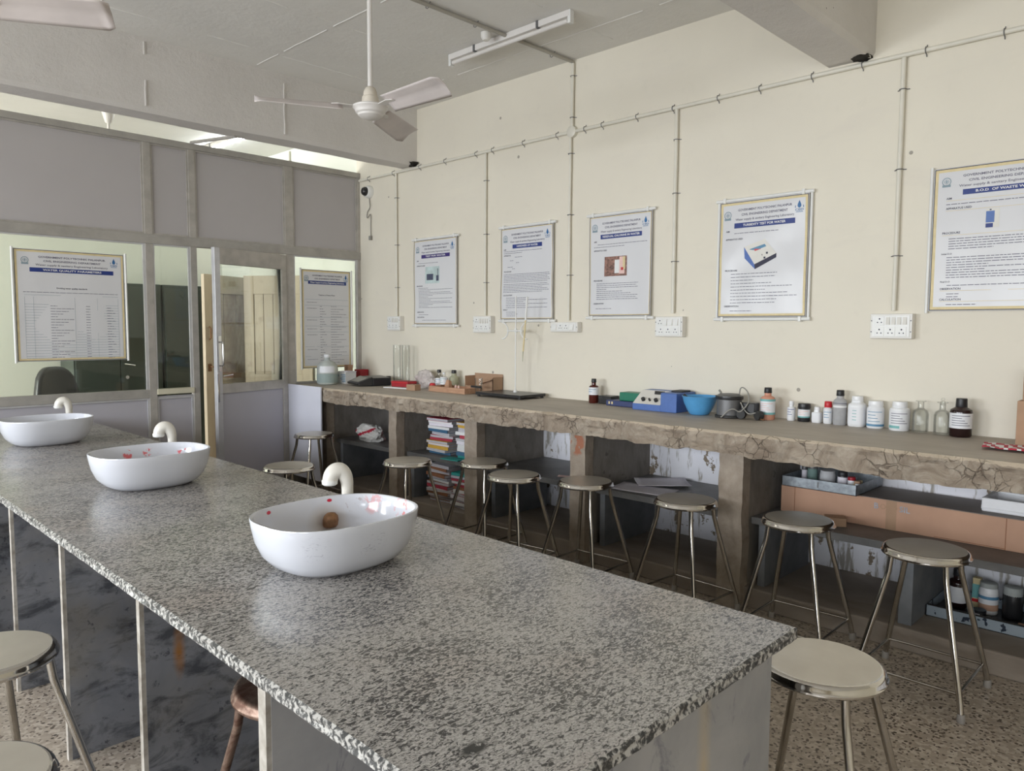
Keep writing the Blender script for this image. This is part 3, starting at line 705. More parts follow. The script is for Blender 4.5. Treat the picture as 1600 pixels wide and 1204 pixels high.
def conduit(label, pts, clips, mat='pipe_plastic', r=.0125, wob=True):
    o = thing('conduit_pipe', label, 'conduit', pts[0], 0, 'surface electrical conduits'); c0 = Vector(pts[0])
    P = []
    for a, b in zip(pts[:-1], pts[1:]):
        a = Vector(a); b = Vector(b); n = max(2, int((b - a).length / .12)) if wob else 1
        for i in range(n): P.append(a + (b - a) * i / n + (Vector((0, noise.noise(Vector((a.z + i * .3, 1, a.y))) * .003, 0)) if wob and abs((b - a).z) > .3 else Vector()))
    P.append(Vector(pts[-1]))
    MB().tube([p - c0 for p in P], r, 10).build('pipe', mat, o, smooth=50)
    for p, ax in clips: saddle(o, Vector(p) - c0, ax)
    return o
XC = XR - .0175; ZH = 2.957
conduit('long horizontal conduit running high along the whole cream wall', [(XC, -.3, ZH), (XC, 6.46, ZH)], [((XC, y, ZH), 'y') for y in (.95, 1.30, 1.62, 1.90, 2.22, 2.50, 2.83, 3.12, 3.42, 3.58, 3.85, 4.2, 4.55, 4.75, 5.15, 5.5, 5.9, 6.3)])
BO = [(5.855, 'left of the first poster, near the camera dome'), (4.63, 'between the first and second posters'), (3.715, 'below the junction between the second and third posters'), (2.80, 'between the third and fourth posters'), (1.405, 'between the fourth and rightmost posters')]
for i, (y, w) in enumerate(BO):
    zb = 1.605 if i != 2 else 1.56
    zz = [2.72, 2.28, 1.88] if i in (0, 1) else ([2.8, 2.35, 1.9] if i == 2 else [2.75, 2.40, 1.95] if i == 3 else [2.78, 2.36, 1.90])
    conduit('vertical conduit dropping to a switchboard, ' + w, [(XC, y, ZH - .013), (XC, y, zb)], [((XC, y, z), 'z') for z in zz], r=.0105 if i < 3 else .0125)
conduit('short vertical conduit from ceiling down to the horizontal run', [(XC, 3.70, ZC - .03), (XC, 3.70, ZH + .013)], [((XC, 3.70, z), 'z') for z in (3.36, 3.06)])
conduit('dusty conduit across the ceiling passing the unlit tube light', [(.6, 3.72, ZC - .0175), (XR - .02, 3.70, ZC - .0175)], [((x, 3.72, ZC - .0175), 'x') for x in (1.4, 2.2, 3.05, 3.45, 4.2)], 'pipe_dusty')
conduit('thin conduit along the office ceiling seen over the partition', [(.6, 7.0, ZC - .0175), (3.6, 7.0, ZC - .0175)], [((x, 7.0, ZC - .0175), 'x') for x in (1.5, 1.9, 2.3, 2.9)], 'pipe_dusty')
conduit('conduit on the office wall seen above the partition corner', [(XC, 7.82, ZC - .02), (XC, 7.82, 1.6)], [((XC, 7.82, z), 'z') for z in (3.35, 2.4)])
tag(MB().lathe([(.042, 0), (.042, .03), (.036, .034), (.001, .034)], 24).build('junction_box', 'pipe_plastic', smooth=40), 'round junction box where conduits cross on the cream wall', 'junction box')
jb = bpy.data.objects['junction_box']; jb.location = (XR - .001, 3.70, ZH); jb.rotation_euler = (0, -PI / 2, 0)

def board(y, z, w, h, rows, label):         # local: x right, z up, -y out of the wall
    o = thing('switchboard', label, 'switchboard', (XR - .0005, y, z), -PI / 2, 'white switchboards above the bench')
    MB().box((-w / 2, -.052, -h / 2), (w / 2, 0, h / 2)).build('box', 'board_plastic', o, bevel=.004)
    MB().box((-w / 2 + .012, -.056, -h / 2 + .01), (w / 2 - .012, -.0515, h / 2 - .01)).build('cover_plate', 'white_plastic', o, bevel=.0015)
    n = len(rows)
    for ri, row in enumerate(rows):
        zz = (n - 1) / 2 * .058 - ri * .058; L = len(row); cw = (w - .045) / (L)
        for ci, k in enumerate(row):
            xx = -(L - 1) / 2 * cw + ci * cw
            if k == 'S':
                s_ = MB(); s_.box((xx - cw * .38, -.0585, zz - .024), (xx + cw * .38, -.0555, zz + .024)); s_.build('switch_plate', 'board_plastic', o, bevel=.001)
                s_ = MB(); s_.extrude([(-.0585, zz - .020), (-.0585, zz + .020), (-.060, zz + .020), (-.066, zz - .020)], xx - cw * .28, xx + cw * .28); s_.build('switch', 'white_plastic', o)
            elif k == 's':
                s_ = MB()
                for q in (-.25, .25): s_.extrude([(-.0562, zz - .020), (-.0562, zz + .020), (-.059, zz + .020), (-.064, zz - .020)], xx + cw * q - cw * .17, xx + cw * q + cw * .17)
                s_.build('switch', 'panel_white', o)
            else:
                a = min(cw * .42, .026)
                so = MB().box((xx - a, -.0585, zz - .025), (xx + a, -.0555, zz + .025)).build('socket', 'white_plastic', o, bevel=.001)
                hh = MB()
                for hx, hz, hr in ((0, .011, .0045), (-.010, -.008, .0035), (.010, -.008, .0035)):
                    hh.add([(xx + hx + hr * math.cos(q * PI / 4), -.0590, zz + hz + hr * math.sin(q * PI / 4)) for q in range(8)], [tuple(range(8))])
                hh.build('socket_hole', 'ink', so)
    sc = MB()
    for sx in (-1, 1):
        for zz in ((-.03, .03) if n > 1 else (0,)): sc.lathe([(.004, 0), (.004, .002), (.001, .003)], 10, (0, 0, 0)) if False else sc.box((sx * (w / 2 - .007) - .003, -.0535, zz - .003), (sx * (w / 2 - .007) + .003, -.0515, zz + .003))
    sc.build('screw', 'grey_metal', o)
    return o
board(5.865, 1.54, .20, .135, ['oss', 'ooo'], 'white switchboard left of the first wall poster, above the glass cylinders')
board(4.64, 1.53, .215, .14, ['oss', 'ooo'], 'white switchboard between the first and second wall posters')
board(3.735, 1.51, .27, .075, ['SooS'], 'low single-row switchboard between the second and third wall posters')
board(2.81, 1.515, .215, .135, ['oSSS', 'ooo'], 'white switchboard between the third and fourth wall posters')
board(1.405, 1.52, .215, .135, ['oss', 'ooo'], 'white switchboard left of the rightmost wall poster')

# ------------------------------------------------------------------ posters
HEAD = ['GOVERNMENT POLYTECHNIC PALANPUR', 'CIVIL ENGINEERING DEPARTMENT', 'Water supply & sanitary Engineering Laboratory']
def poster(name, loc, rz, w, h, banner, label, body, bcol='ink_navy', wave=.006, rods=True, tube_sides=False, lines=3, seed=1, y_border=True, tape=False, banner_w=.58, head_scale=.93, sag=0, gap=.02, tight=False):
    o = thing('wall_poster', label, 'poster', loc, rz, 'printed lab posters')
    def wv(x, z): return -gap + wave * (noise.noise(Vector((x * 5 + seed * 3, z * 3.5, seed))) * 1.3 + noise.noise(Vector((x * 11 + z * 9, z * 4 - x * 7, seed + 5))) * .6 * (1 - z / h))
    def D(v): return (v[0], v[1] + wv(v[0], v[2]), v[2])
    # origin at lower middle of sheet
    nx, nz = 24, 36
    MB().grid(lambda a, b: (-w / 2 + w * a, 0, h * b), nx, nz).build('sheet', 'poster_vinyl', o, smooth=60, fn=D, solid=.0012)
    def strip(mb, x0, z0, x1, z1, y, m=0):
        n = max(1, int(max(x1 - x0, z1 - z0) / .03)); hor = (x1 - x0) > (z1 - z0)
        mb.grid(lambda a, b: (x0 + (x1 - x0) * a, y, z0 + (z1 - z0) * b), n if hor else 1, 1 if hor else n, m)
    bd = MB(); e = .004; t1 = .0035
    for (a, b, c_, d_) in ((-w / 2 + e, e, w / 2 - e, e + t1), (-w / 2 + e, h - e - t1, w / 2 - e, h - e), (-w / 2 + e, e, -w / 2 + e + t1, h - e), (w / 2 - e - t1, e, w / 2 - e, h - e)): strip(bd, a, b, c_, d_, -.0012, 0)
    bt = .014 if y_border else .005; i_ = e + t1
    for (a, b, c_, d_) in ((-w / 2 + i_, i_, w / 2 - i_, i_ + bt), (-w / 2 + i_, h - i_ - bt, w / 2 - i_, h - i_), (-w / 2 + i_, i_, -w / 2 + i_ + bt, h - i_), (w / 2 - i_ - bt, i_, w / 2 - i_, h - i_)): strip(bd, a, b, c_, d_, -.0011, 1)
    bd.build('printed_border', ['ink', 'ink_yellow'], o, fn=D)
    ht = MB(); z = h - .060 * head_scale; W = w * .62
    for i, s_ in enumerate(HEAD[:lines]):
        put_text(ht, s_, 0.01, z, .021 * head_scale, -.0013, bold=.02 if i < 2 else .012, width=W * (.98, .84, 1.06)[i]); z -= .031 * head_scale
    ht.build('heading', 'ink_grey', o, fn=D)
    zb = z - .008
    bw = w * banner_w; bh = .034 * head_scale; b0 = MB(); strip(b0, -bw / 2 + .01, zb - bh / 2, bw / 2 + .01, zb + bh / 2, -.0013)
    bn = b0.build('banner', bcol, o, fn=D)
    bt_ = MB(); put_text(bt_, banner, .01, zb, bh * .62, -.0019, bold=.025, width=bw * (.9 if len(banner) > 24 else .70)); bt_.build('banner_text', 'paper', bn, fn=D)
    # emblem (left) and logo (right)
    em = MB(); ex = -w * .405; ez = h - .088 * head_scale; R = .027 * head_scale
    def ann(mb, cx, cz, r0, r1, y, n=20, a0=0, a1=2 * PI, m=0):
        for i in range(n):
            p = a0 + (a1 - a0) * i / n; q = a0 + (a1 - a0) * (i + 1) / n
            mb.add([(cx + r0 * math.cos(p), y, cz + r0 * math.sin(p)), (cx + r1 * math.cos(p), y, cz + r1 * math.sin(p)), (cx + r1 * math.cos(q), y, cz + r1 * math.sin(q)), (cx + r0 * math.cos(q), y, cz + r0 * math.sin(q))], [(0, 1, 2, 3)], m)
    ann(em, ex, ez, R * .80, R, -.0013); ann(em, ex, ez, R * .45, R * .55, -.0013); ann(em, ex, ez, R * .1, R * .25, -.0013)
    em.box((ex - R * .9, -.0014, ez - R * 1.25), (ex + R * .9, -.0010, ez - R * .72)); em.box((ex - R * .06, -.0014, ez - R * .5), (ex + R * .06, -.0010, ez + R * .5)); em.box((ex - R * .5, -.0014, ez - R * .2), (ex - R * .38, -.0010, ez + R * .3)); em.box((ex + R * .38, -.0014, ez - R * .2), (ex + R * .5, -.0010, ez + R * .3))
    em.build('emblem', 'emblem_grey', o, fn=D)
    lg = MB(); lx = w * .40; lz = h - .070 * head_scale; k = .021 * head_scale
    drop = [(0, k * 1.5), (-k * .45, k * .5), (-k * .6, -.1 * k), (-k * .4, -k * .6), (0, -k * .8), (k * .4, -k * .6), (k * .6, -.1 * k), (k * .45, k * .5)]
    lg.add([(lx + a, -.0013, lz + b) for a, b in drop], [tuple(range(8))])
    ann(lg, lx, lz - k * .55, k * 1.15, k * 1.35, -.0013, 6, PI * .86, PI * 1.05); ann(lg, lx, lz - k * .55, k * 1.15, k * 1.35, -.0013, 6, -PI * .05, PI * .14)
    put_text(lg, 'CED', lx, lz - k * 1.35, k * .95, -.0013, bold=.02, width=k * 2.6); lg.box((lx - k * 1.1, -.0014, lz - k * 2.05), (lx + k * 1.1, -.0010, lz - k * 1.9))
    lg.build('department_logo', 'logo_blue', o, fn=D)
    # the small print: bold captions plus rows of words too small to read
    bx = MB(); cp = MB(); pics = []; gl = MB()
    rnd = random.Random(seed * 13)
    def row(x0, x1, z, th=.0034):
        x = x0
        while x < x1:
            l = rnd.uniform(.008, .03) * max(1, w / .55); l = min(l, x1 - x)
            bx.box((x, -.0014, z - th / 2), (x + l, -.0010, z + th / 2)); x += l + .004
    top = zb - bh / 2
    for it in body:
        kd = it[0]; zz = top * it[1] if kd != 'pic' else 0
        if kd == 'cap': put_text(cp, it[3], -w / 2 + it[2] * w, h * it[1], .0145 * it[4] if len(it) > 4 else .0145, -.0013, 'LEFT', .02)
        elif kd == 'capc': put_text(cp, it[3], it[2] * w, h * it[1], .016, -.0013, 'CENTER', .015)
        elif kd == 'row': row(-w / 2 + it[2] * w, -w / 2 + it[3] * w, h * it[1])
        elif kd == 'rule': gl.box((-w / 2 + it[2] * w, -.0013, h * it[1] - .0009), (-w / 2 + it[3] * w, -.0010, h * it[1] + .0009))
        elif kd == 'vrule': gl.box((-w / 2 + it[1] * w - .0006, -.0013, h * it[2]), (-w / 2 + it[1] * w + .0006, -.0010, h * it[3]))
    if cp.v: cp.build('captions', 'ink', o, fn=D)
    if bx.v: bx.build('small_print', 'ink_grey', o, fn=D)
    if gl.v: gl.build('ruled_lines', 'ink_yellow' if not tape and name != 'chart' else 'emblem_grey', o, fn=D)
    if rods:
        for nm, zz in (('top_rod', h + .010), ('bottom_rod', -.012)):
            rod = MB().tube([(-w / 2 - .025, -.016, zz), (w / 2 + .025, -.016, zz)], .0105, 12).build(nm, 'white_plastic', o, smooth=50)
            for sx in (-1, 1):
                MB().box((sx * (w / 2 - .035) - .009, -.032, zz - .016), (sx * (w / 2 - .035) + .009, -.001, zz + .016)).build('clip', 'white_plastic', rod, bevel=.003)
    if tube_sides:
        for sx in (-1, 1): MB().tube([(sx * (w / 2 + .010), -.010, -.01), (sx * (w / 2 + .010), -.010, h + .01)], .0085, 10).build('side_rod', 'white_plastic', o, smooth=50)
    return o, D
t = NT('poster_vinyl'); t.col((.70, .70, .72)); t.set(Roughness=.28, Specular_IOR_Level=.4)
RW = -PI / 2
def rows(zs, x0, x1f): return [('row', z, x0, (x1f[i % len(x1f)])) for i, z in enumerate(zs)]
def lin(a, b, n): return [a + (b - a) * i / (n - 1) for i in range(n)]
def picquad(parent, D, x0, z0, x1, z1, mat, y=-.0014, name='picture'):
    return MB().grid(lambda a, b: (x0 + (x1 - x0) * a, y, z0 + (z1 - z0) * b), 6, 6).build(name, mat, parent, fn=D)

# 1: ammonia-type test poster, narrow, purple banner
o, D = poster('p', (XR - .004, 5.285, 1.53), RW, .60, .765, 'TEST FOR WATER', 'first wall poster, purple title bar and pale blue instrument photo', 
    [('cap', .755, .08, 'AIM'), ('row', .725, .12, .58), ('cap', .695, .08, 'APPARATUS USED')] + [('cap', .455, .08, 'PROCEDURE')] + rows(lin(.43, .20, 14), .12, (.35, .9, .4, .85, .9, .45)) + [('cap', .145, .08, 'OBSERVATION'), ('row', .115, .12, .35), ('cap', .085, .08, 'CALCULATION'), ('row', .05, .2, .75)],
    bcol='ink_purple', seed=3, y_border=False, banner_w=.66)
p = picquad(o, D, -.13, .37, .065, .52, 'photo_sky'); picquad(p, D, -.11, .40, -.02, .455, 'photo_dark', -.0018, 'pictured_meter'); picquad(p, D, .02, .39, .055, .44, 'photo_dark', -.0018, 'pictured_stand'); picquad(p, D, .038, .44, .046, .50, 'ink', -.0018, 'pictured_probe')
# 2
o, D = poster('p', (XR - .004, 4.155, 1.57), RW, .57, .735, 'HARDNESS OF WATER', 'second wall poster behind the burette stand, about hardness with no photo',
    [('cap', .765, .06, 'AIM'), ('row', .745, .06, .8), ('row', .725, .06, .42), ('cap', .70, .06, 'APPARATUS'), ('row', .68, .28, .42), ('row', .645, .18, .25), ('row', .62, .3, .36), ('row', .575, .13, .24), ('row', .555, .22, .28), ('cap', .525, .06, 'PROCEDURE')] + rows(lin(.495, .41, 6), .06, (.93, .95, .9)) + rows(lin(.385, .30, 6), .06, (.90, .93, .8)) + [('cap', .265, .06, 'CALCULATION')] + rows(lin(.235, .13, 6), .12, (.5, .9, .45, .9)) + [('cap', .105, .06, 'RESULT')] + rows(lin(.08, .04, 3), .12, (.3, .34)),
    seed=7, y_border=False, banner_w=.56)
# 3
o, D = poster('p', (XR - .004, 3.245, 1.59), RW, .545, .72, 'RESIDUAL CHLORINE IN WATER', 'third wall poster, with a small brown and yellow photo of a test kit',
    [('cap', .745, .08, 'AIM'), ('row', .715, .14, .93), ('row', .69, .08, .58), ('cap', .655, .08, 'APPARATUS USED'), ('cap', .355, .08, 'PROCEDURE')] + rows(lin(.325, .17, 9), .13, (.8, .77, .8, .3, .55, .68)) + [('cap', .125, .08, 'OBSERVATION'), ('row', .075, .12, .38)], seed=11, y_border=False, banner_w=.66)
p = picquad(o, D, -.13, .285, .065, .425, 'photo_brown'); picquad(p, D, -.04, .305, .0, .40, 'paper', -.0018, 'pictured_glove'); picquad(p, D, 0.0, .30, .045, .42, 'label_pink', -.0018, 'pictured_card'); picquad(p, D, .03, .33, .05, .42, 'ink_yellow', -.0022, 'pictured_strip'); picquad(p, D, .015, .325, .035, .345, 'red_plastic', -.0024, 'pictured_dot')
# 4
o, D = poster('p', (XR - .004, 2.175, 1.575), RW, .575, .72, 'TURBIDITY TEST FOR WATER', 'fourth wall poster, about turbidity, showing a blue and white meter',
    [('cap', .745, .08, 'AIM'), ('row', .725, .18, .68), ('cap', .675, .08, 'APPARATUS USED'), ('cap', .405, .08, 'PROCEDURE')] + rows(lin(.375, .125, 10), .15, (.68, .66, .42, .62, .85, .55, .8, .9)) + [('cap', .095, .08, 'OBSERVATION'), ('row', .055, .15, .4)], seed=19, tube_sides=True, banner_w=.68)
# pictured turbidity meter
m = MB(); y = -.0016
m.add([(-.115, y, .435), (.02, y, .475), (.095, y, .385), (-.045, y, .325)], [(0, 1, 2, 3)], 0); m.add([(-.115, y, .435), (-.045, y, .325), (-.04, y, .295), (-.11, y, .365)], [(0, 1, 2, 3)], 1); m.add([(-.045, y, .325), (.095, y, .385), (.095, y, .36), (-.04, y, .295)], [(0, 1, 2, 3)], 2)
m.add([(-.09, y - .0004, .415), (.02, y - .0004, .445), (.03, y - .0004, .430), (-.078, y - .0004, .397)], [(0, 1, 2, 3)], 3); m.add([(-.05, y - .0006, .416), (-.01, y - .0006, .428), (-.003, y - .0006, .417), (-.042, y - .0006, .405)], [(0, 1, 2, 3)], 4)
m.add([(-.06, y - .0004, .355), (-.025, y - .0004, .365), (-.018, y - .0004, .348), (-.05, y - .0004, .337)], [(0, 1, 2, 3)], 2)
for a, b in ((.0, .378), (.035, .39), (.02, .362)): m.box((a - .006, y - .0005, b - .006), (a + .006, y - .0003, b + .006), 2)
m.build('picture', ['panel_white', 'photo_blue', 'ink', 'label_blue', 'red_plastic'], o, fn=D)
# 5: rightmost, runs out of frame
o, D = poster('p', (XR - .004, .918, 1.60), RW, .632, .735, 'B.O.D  OF WASTE WATER', 'rightmost wall poster cut by the frame, with a small blue cabinet picture',
    [('cap', .785, .10, 'AIM'), ('rule', .77, .10, .93), ('row', .745, .10, .9), ('cap', .715, .10, 'APPARATUS USED'), ('rule', .70, .10, .93), ('cap', .545, .08, 'PROCEDURE'), ('rule', .53, .08, .93)] + rows(lin(.505, .435, 5), .13, (.93, .92, .9, .93, .45)) + [('cap', .40, .08, 'Initial D.O', .8)] + rows(lin(.375, .235, 9), .12, (.93, .92, .93, .42, .93, .4, .93, .92)) + [('cap', .205, .08, 'Final D.O', .8), ('row', .18, .13, .9), ('cap', .155, .08, 'OBSERVATION'), ('rule', .142, .08, .93), ('row', .12, .13, .22), ('row', .10, .13, .22), ('cap', .08, .08, 'CALCULATION'), ('rule', .067, .08, .93), ('row', .045, .13, .35)],
    seed=23, rods=False, tube_sides=True, banner_w=.60, wave=.003, gap=.012, head_scale=.8)
m = MB(); y = -.0016
m.add([(-.23, y, .41), (-.18, y, .40), (-.18, y, .475), (-.235, y, .47)], [(0, 1, 2, 3)], 0)
m = MB(); x0 = -.072
m.box((x0, y, .415), (x0 + .060, y + .0003, .508), 0); m.box((x0 + .001, y - .0004, .440), (x0 + .038, y - .0001, .497), 1); m.box((x0 + .001, y - .0004, .415), (x0 + .033, y - .0001, .436), 2); m.box((x0 + .016, y - .0006, .500), (x0 + .024, y - .0003, .506), 3)
m.build('picture', ['panel_white', 'blue_metal', 'ink_navy', 'ink'], o, fn=D)
# partition posters, hung behind the glass
tb = []
for i in range(20): tb += [('row', .50 - i * .0245, .30, .30 + .06 + .05 * ((i * 7) % 4)), ('row', .50 - i * .0245, .62, .66), ('row', .49 - i * .0245, .82, .86 + .02 * (i % 3)), ('rule', .512 - i * .0245, .08, .93)]
tb += [('vrule', q, .03, .58) for q in (.08, .155, .52, .73, .93)]
o, D = poster('chart', (1.80, YP - .030, 1.235), 0, .755, .83, 'WATER QUALITY PARAMETERS', 'poster on the large left pane, a ruled table of water quality figures', [('capc', .66, 0, 'Drinking water quality standards'), ('row', .62, .07, .93), ('rule', .595, .08, .93), ('rule', .03, .08, .93)] + tb, seed=31, rods=False, tube_sides=True, tape=True, banner_w=.76, wave=.003, gap=.006)
tb = []
for i in range(23): tb += [('row', .63 - i * .0262, .36, .36 + .04 + .03 * ((i * 5) % 4)), ('row', .63 - i * .0262, .58, .58 + .12 + .05 * ((i * 3) % 5))]
for q in (.70, .64, .52, .43, .37, .22, .12): tb += [('rule', q, .06, .95), ('row', q - .03, .10, .30)]
o, D = poster('chart', (4.025, YP - .030, 1.105), 0, .545, .945, 'Water Supply & sanitary Engineering Laboratory', 'poster on the narrow right pane beside the plastic jug, three columns of text', [('capc', .745, 0, 'Treatment of Waste Water'), ] + tb, seed=37, rods=False, tube_sides=True, banner_w=.78, lines=2, wave=.003, gap=.006, tape=True)

# ------------------------------------------------------------------ ceiling fans, tube lights, camera dome
def make_fan(loc, az, label, rod):
    f = thing('ceiling_fan', label, 'fan', loc, az, 'three-blade ceiling fans')      # origin at blade height
    MB().tube([(0, 0, .11), (0, 0, rod - .06)], .0135, 12).build('down_rod', 'fan_white', f, smooth=50)
    MB().lathe([(.018, rod - .13), (.03, rod - .12), (.062, rod - .012), (.060, rod - .002)], 24).build('canopy', 'fan_white', f, smooth=40)
    MB().lathe([(.024, .020), (.045, .021), (.046, .045), (.044, .065), (.039, .069), (.036, .093), (.027, .113), (.014, .122), (.001, .123)], 28).build('motor_cover', 'fan_housing', f, smooth=40)
    MB().lathe([(.001, -.050), (.046, -.047), (.066, -.034), (.069, -.026), (.080, -.018), (.083, -.008), (.089, .002), (.096, .008), (.098, .014), (.094, .018), (.045, .024), (.001, .025)], 48).build('motor_housing', 'fan_white', f, smooth=30)
    for k in range(3):
        a = k * 2 * PI / 3; m = MB(); c, s = math.cos(a), math.sin(a); n = 16
        def q(x, y, z): return (x * c - y * s, x * s + y * c, z)
        def P(u, v):
            x = .15 + .45 * u; wd = (.052 + .022 * u) * (1 - max(0, (u - .93) / .07) ** 2 * .45); yy = (v - .5) * 2 * wd
            return q(x, yy, .004 + .030 * (v - .5) * -2.0 + .006 * math.sin(v * PI) + (0.003 if abs(v - .5) < .12 else 0))
        m.grid(P, n, 8); bl = m.build('blade', 'fan_blade', f, smooth=50, solid=.002)
        m = MB()
        v = [q(x, y, z) for x, y, z in ((.08, -.018, .008), (.08, .018, .008), (.175, .036, .008), (.21, .02, .008), (.21, -.02, .008), (.175, -.036, .008))]
        v2 = [(x, y, z + .004) for x, y, z in v]; m.add(v + v2, [(5, 4, 3, 2, 1, 0), (6, 7, 8, 9, 10, 11)] + [(i, (i + 1) % 6, 6 + (i + 1) % 6, 6 + i) for i in range(6)]); m.build('blade_arm', 'fan_white', bl)
    return f
FZ = 2.685
fan = make_fan((2.475, 3.51, FZ), math.radians(32), 'white ceiling fan hanging above the middle of the island', ZC - FZ)
dup(fan, (.566, 3.535, FZ), math.radians(-33.2), 'ceiling fan of which only one blade tip shows at the top left')
dup(fan, (2.47, 7.60, FZ), math.radians(60), 'ceiling fan beyond the partition, only its white canopy visible')
def tubelight(loc, rz, label, lit):
    o = thing('tube_light', label, 'light', loc, rz)
    MB().box((-.02, -.565, -.040), (.02, .565, 0)).build('batten', 'fan_white', o, bevel=.003)
    MB().tube([(.0, -.545, -.060), (0, .545, -.060)], .014, 14).build('tube', 'tube_lit' if lit else 'fan_white', o, smooth=50)
    for s in (-1, 1): MB().box((-.018, s * .565 - .012, -.082), (.018, s * .565 + .012, 0)).build('end_cap', 'white_plastic', o, bevel=.002)
    for s in (-.3, .3): MB().box((-.026, s - .008, -.046), (.026, s + .008, 0)).build('clip', 'grey_metal', o)
    return o
tubelight((3.73, 3.715, ZC - .001), 0, 'unlit white tube light fixed to the ceiling near the wall', False)
tl = tubelight((3.70, 7.90, ZC - .001), 0, 'lit tube light glowing beyond the top of the partition', True)
tag(MB().lathe([(.035, 0), (.035, .03), (.022, .05), (.001, .052)], 20).build('ceiling_rose', 'board_plastic', smooth=40), 'small pale ceiling rose beside the unlit tube light', 'ceiling rose')
cr = bpy.data.objects['ceiling_rose']; cr.location = (3.62, 3.80, ZC - .0005); cr.rotation_euler = (PI, 0, 0)
cc = thing('dome_camera', 'small white security dome camera on the wall by the partition top', 'camera', (XR - .0005, 6.30, 2.83), -PI / 2)
def rotY(v): return (v[0], -v[2], v[1])
MB().lathe([(.062, 0), (.062, .020), (.055, .045), (.046, .055), (.001, .056)], 32).build('base', 'white_plastic', cc, smooth=40, fn=rotY)
MB().lathe([(.044, .055), (.043, .066), (.034, .085), (.018, .096), (.001, .099)], 24).build('dome', 'black_plastic', cc, smooth=60, fn=rotY)
MB().tube(spl([(.0, -.01, -.06), (.01, -.012, -.15), (-.03, -.012, -.19), (-.035, -.012, -.25), (.02, -.012, -.22), (.02, -.012, -.33), (.022, -.012, -.44)]), .004, 6).build('cable', 'cable_grey', cc, smooth=60)
MB().box((.008, -.03, -.47), (.036, -.005, -.43)).build('connector', 'cable_grey', cc, bevel=.003)

# ------------------------------------------------------------------ office beyond the glass
def cupboard(x, w, label):
    o = thing('steel_cupboard', label, 'cupboard', (x + w / 2, 9.30, 0), 0, 'dark green steel cupboards')
    MB().box((-w / 2, -.27, .06), (w / 2, .20, 1.98)).build('body', 'cupboard_green', o, bevel=.004); MB().box((-w / 2 + .03, -.25, 0), (w / 2 - .03, .18, .06)).build('base', 'cupboard_green', o)
    for s in (0, 1):
        a = -w / 2 + .015 + s * (w / 2 - .01); d_ = MB().box((a, -.294, .10), (a + w / 2 - .02, -.272, 1.94)).build('door', 'cupboard_green', o, bevel=.003)
        if s == 1:
            m = MB(); m.tube([(a + .03, -.30, 1.08), (a + .03, -.325, 1.08), (a + .14, -.325, 1.06)], .009, 8); m.lathe([(.022, 0), (.022, .01), (.001, .012)], 16, (0, 0, 0)) if False else None
            m.build('handle', 'chrome', d_, smooth=40)
            MB().tube([(a + .06, -.296, .93), (a + .06, -.306, .93)], .02, 16).build('lock', 'chrome', d_, smooth=40)
    return o
cupboard(2.50, .93, 'dark green steel cupboard seen through the large left pane'); cupboard(3.45, .93, 'dark green steel cupboard seen through the narrow pane by the door')
ch = thing('office_chair', 'black office chair whose rounded back shows above the sill', 'chair', (2.02, 7.75, 0), .4)
MB().grid(lambda a, b: ((a - .5) * (.46 - .12 * b * b), .04 * math.sin(a * PI) + .03 * b, .58 + .55 * b - .10 * (abs(a - .5) * 2) ** 3 * b), 14, 12).build('back', 'leather_black', ch, smooth=60, solid=.06)
MB().box((-.25, -.48, .44), (.25, .02, .52)).build('seat', 'leather_black', ch, bevel=.03); MB().tube([(0, -.23, .10), (0, -.23, .44)], .03, 12).build('gas_post', 'black_plastic', ch, smooth=40)
for k in range(5):
    a = k * 2 * PI / 5; MB().tube([(0, -.23, .11), (.27 * math.cos(a), -.23 + .27 * math.sin(a), .06)], .018, 8).build('base_arm', 'black_plastic', ch, smooth=40)
    MB().tube([(.27 * math.cos(a), -.25 + .27 * math.sin(a), .03), (.27 * math.cos(a), -.21 + .27 * math.sin(a), .03)], .03, 12).build('caster', 'black_plastic', ch, smooth=40)
for s in (-1, 1): MB().tube([(s * .25, -.05, .50), (s * .28, -.08, .70), (s * .28, -.35, .70), (s * .25, -.38, .50)], .016, 8).build('armrest', 'black_plastic', ch, smooth=50)
def leaf(name, p, q, mat, planks, hw):
    p = Vector(p); q = Vector(q); L = (q - p).length; a = math.atan2(q.y - p.y, q.x - p.x)
    o = root(name, loc=(p.x, p.y, 0), rz=a)
    def bx(n, a_, b_, mt=mat): return MB().box(a_, b_).build(n, mt, o, bevel=.003)
    H = 2.06; s = .11
    bx('stile', (0, -.02, .01), (s, .02, H)); bx('stile', (L - s, -.02, .01), (L, .02, H))
    bx('rail', (s, -.02, H - .2), (L - s, .02, H)); bx('rail', (s, -.02, .80), (L - s, .02, .98)); bx('rail', (s, -.02, .01), (L - s, .02, .2))
    w = (L - 2 * s) / planks
    for i in range(planks):
        for z0, z1 in ((.2, .80), (.98, H - .2)): bx('plank', (s + i * w + .004, -.008, z0), (s + (i + 1) * w - .004, .008, z1), hw)
    bx('back_board', (s, .008, .2), (L - s, .011, H - .2), 'folder_brown'); return o
d2 = leaf('door_2', (3.475, 8.0, 0), (4.40, 8.45, 0), 'old_wood_paint', 4, 'stained_wood_paint')
h = MB(); h.tube([(.05, -.03, 1.50), (.05, -.05, 1.48), (.05, -.05, 1.38), (.05, -.03, 1.36)], .008, 8); h.box((.03, -.028, 1.02), (.075, -.02, 1.10)); h.tube([(.05, -.03, 1.07), (.05, -.06, 1.07), (.14, -.06, 1.07)], .008, 8); h.build('latch', 'rust_drain', d2, smooth=40)
d3 = leaf('door_3', (3.93, 7.98, 0), (4.41, 7.38, 0), 'old_wood_paint', 5, 'old_wood_paint')

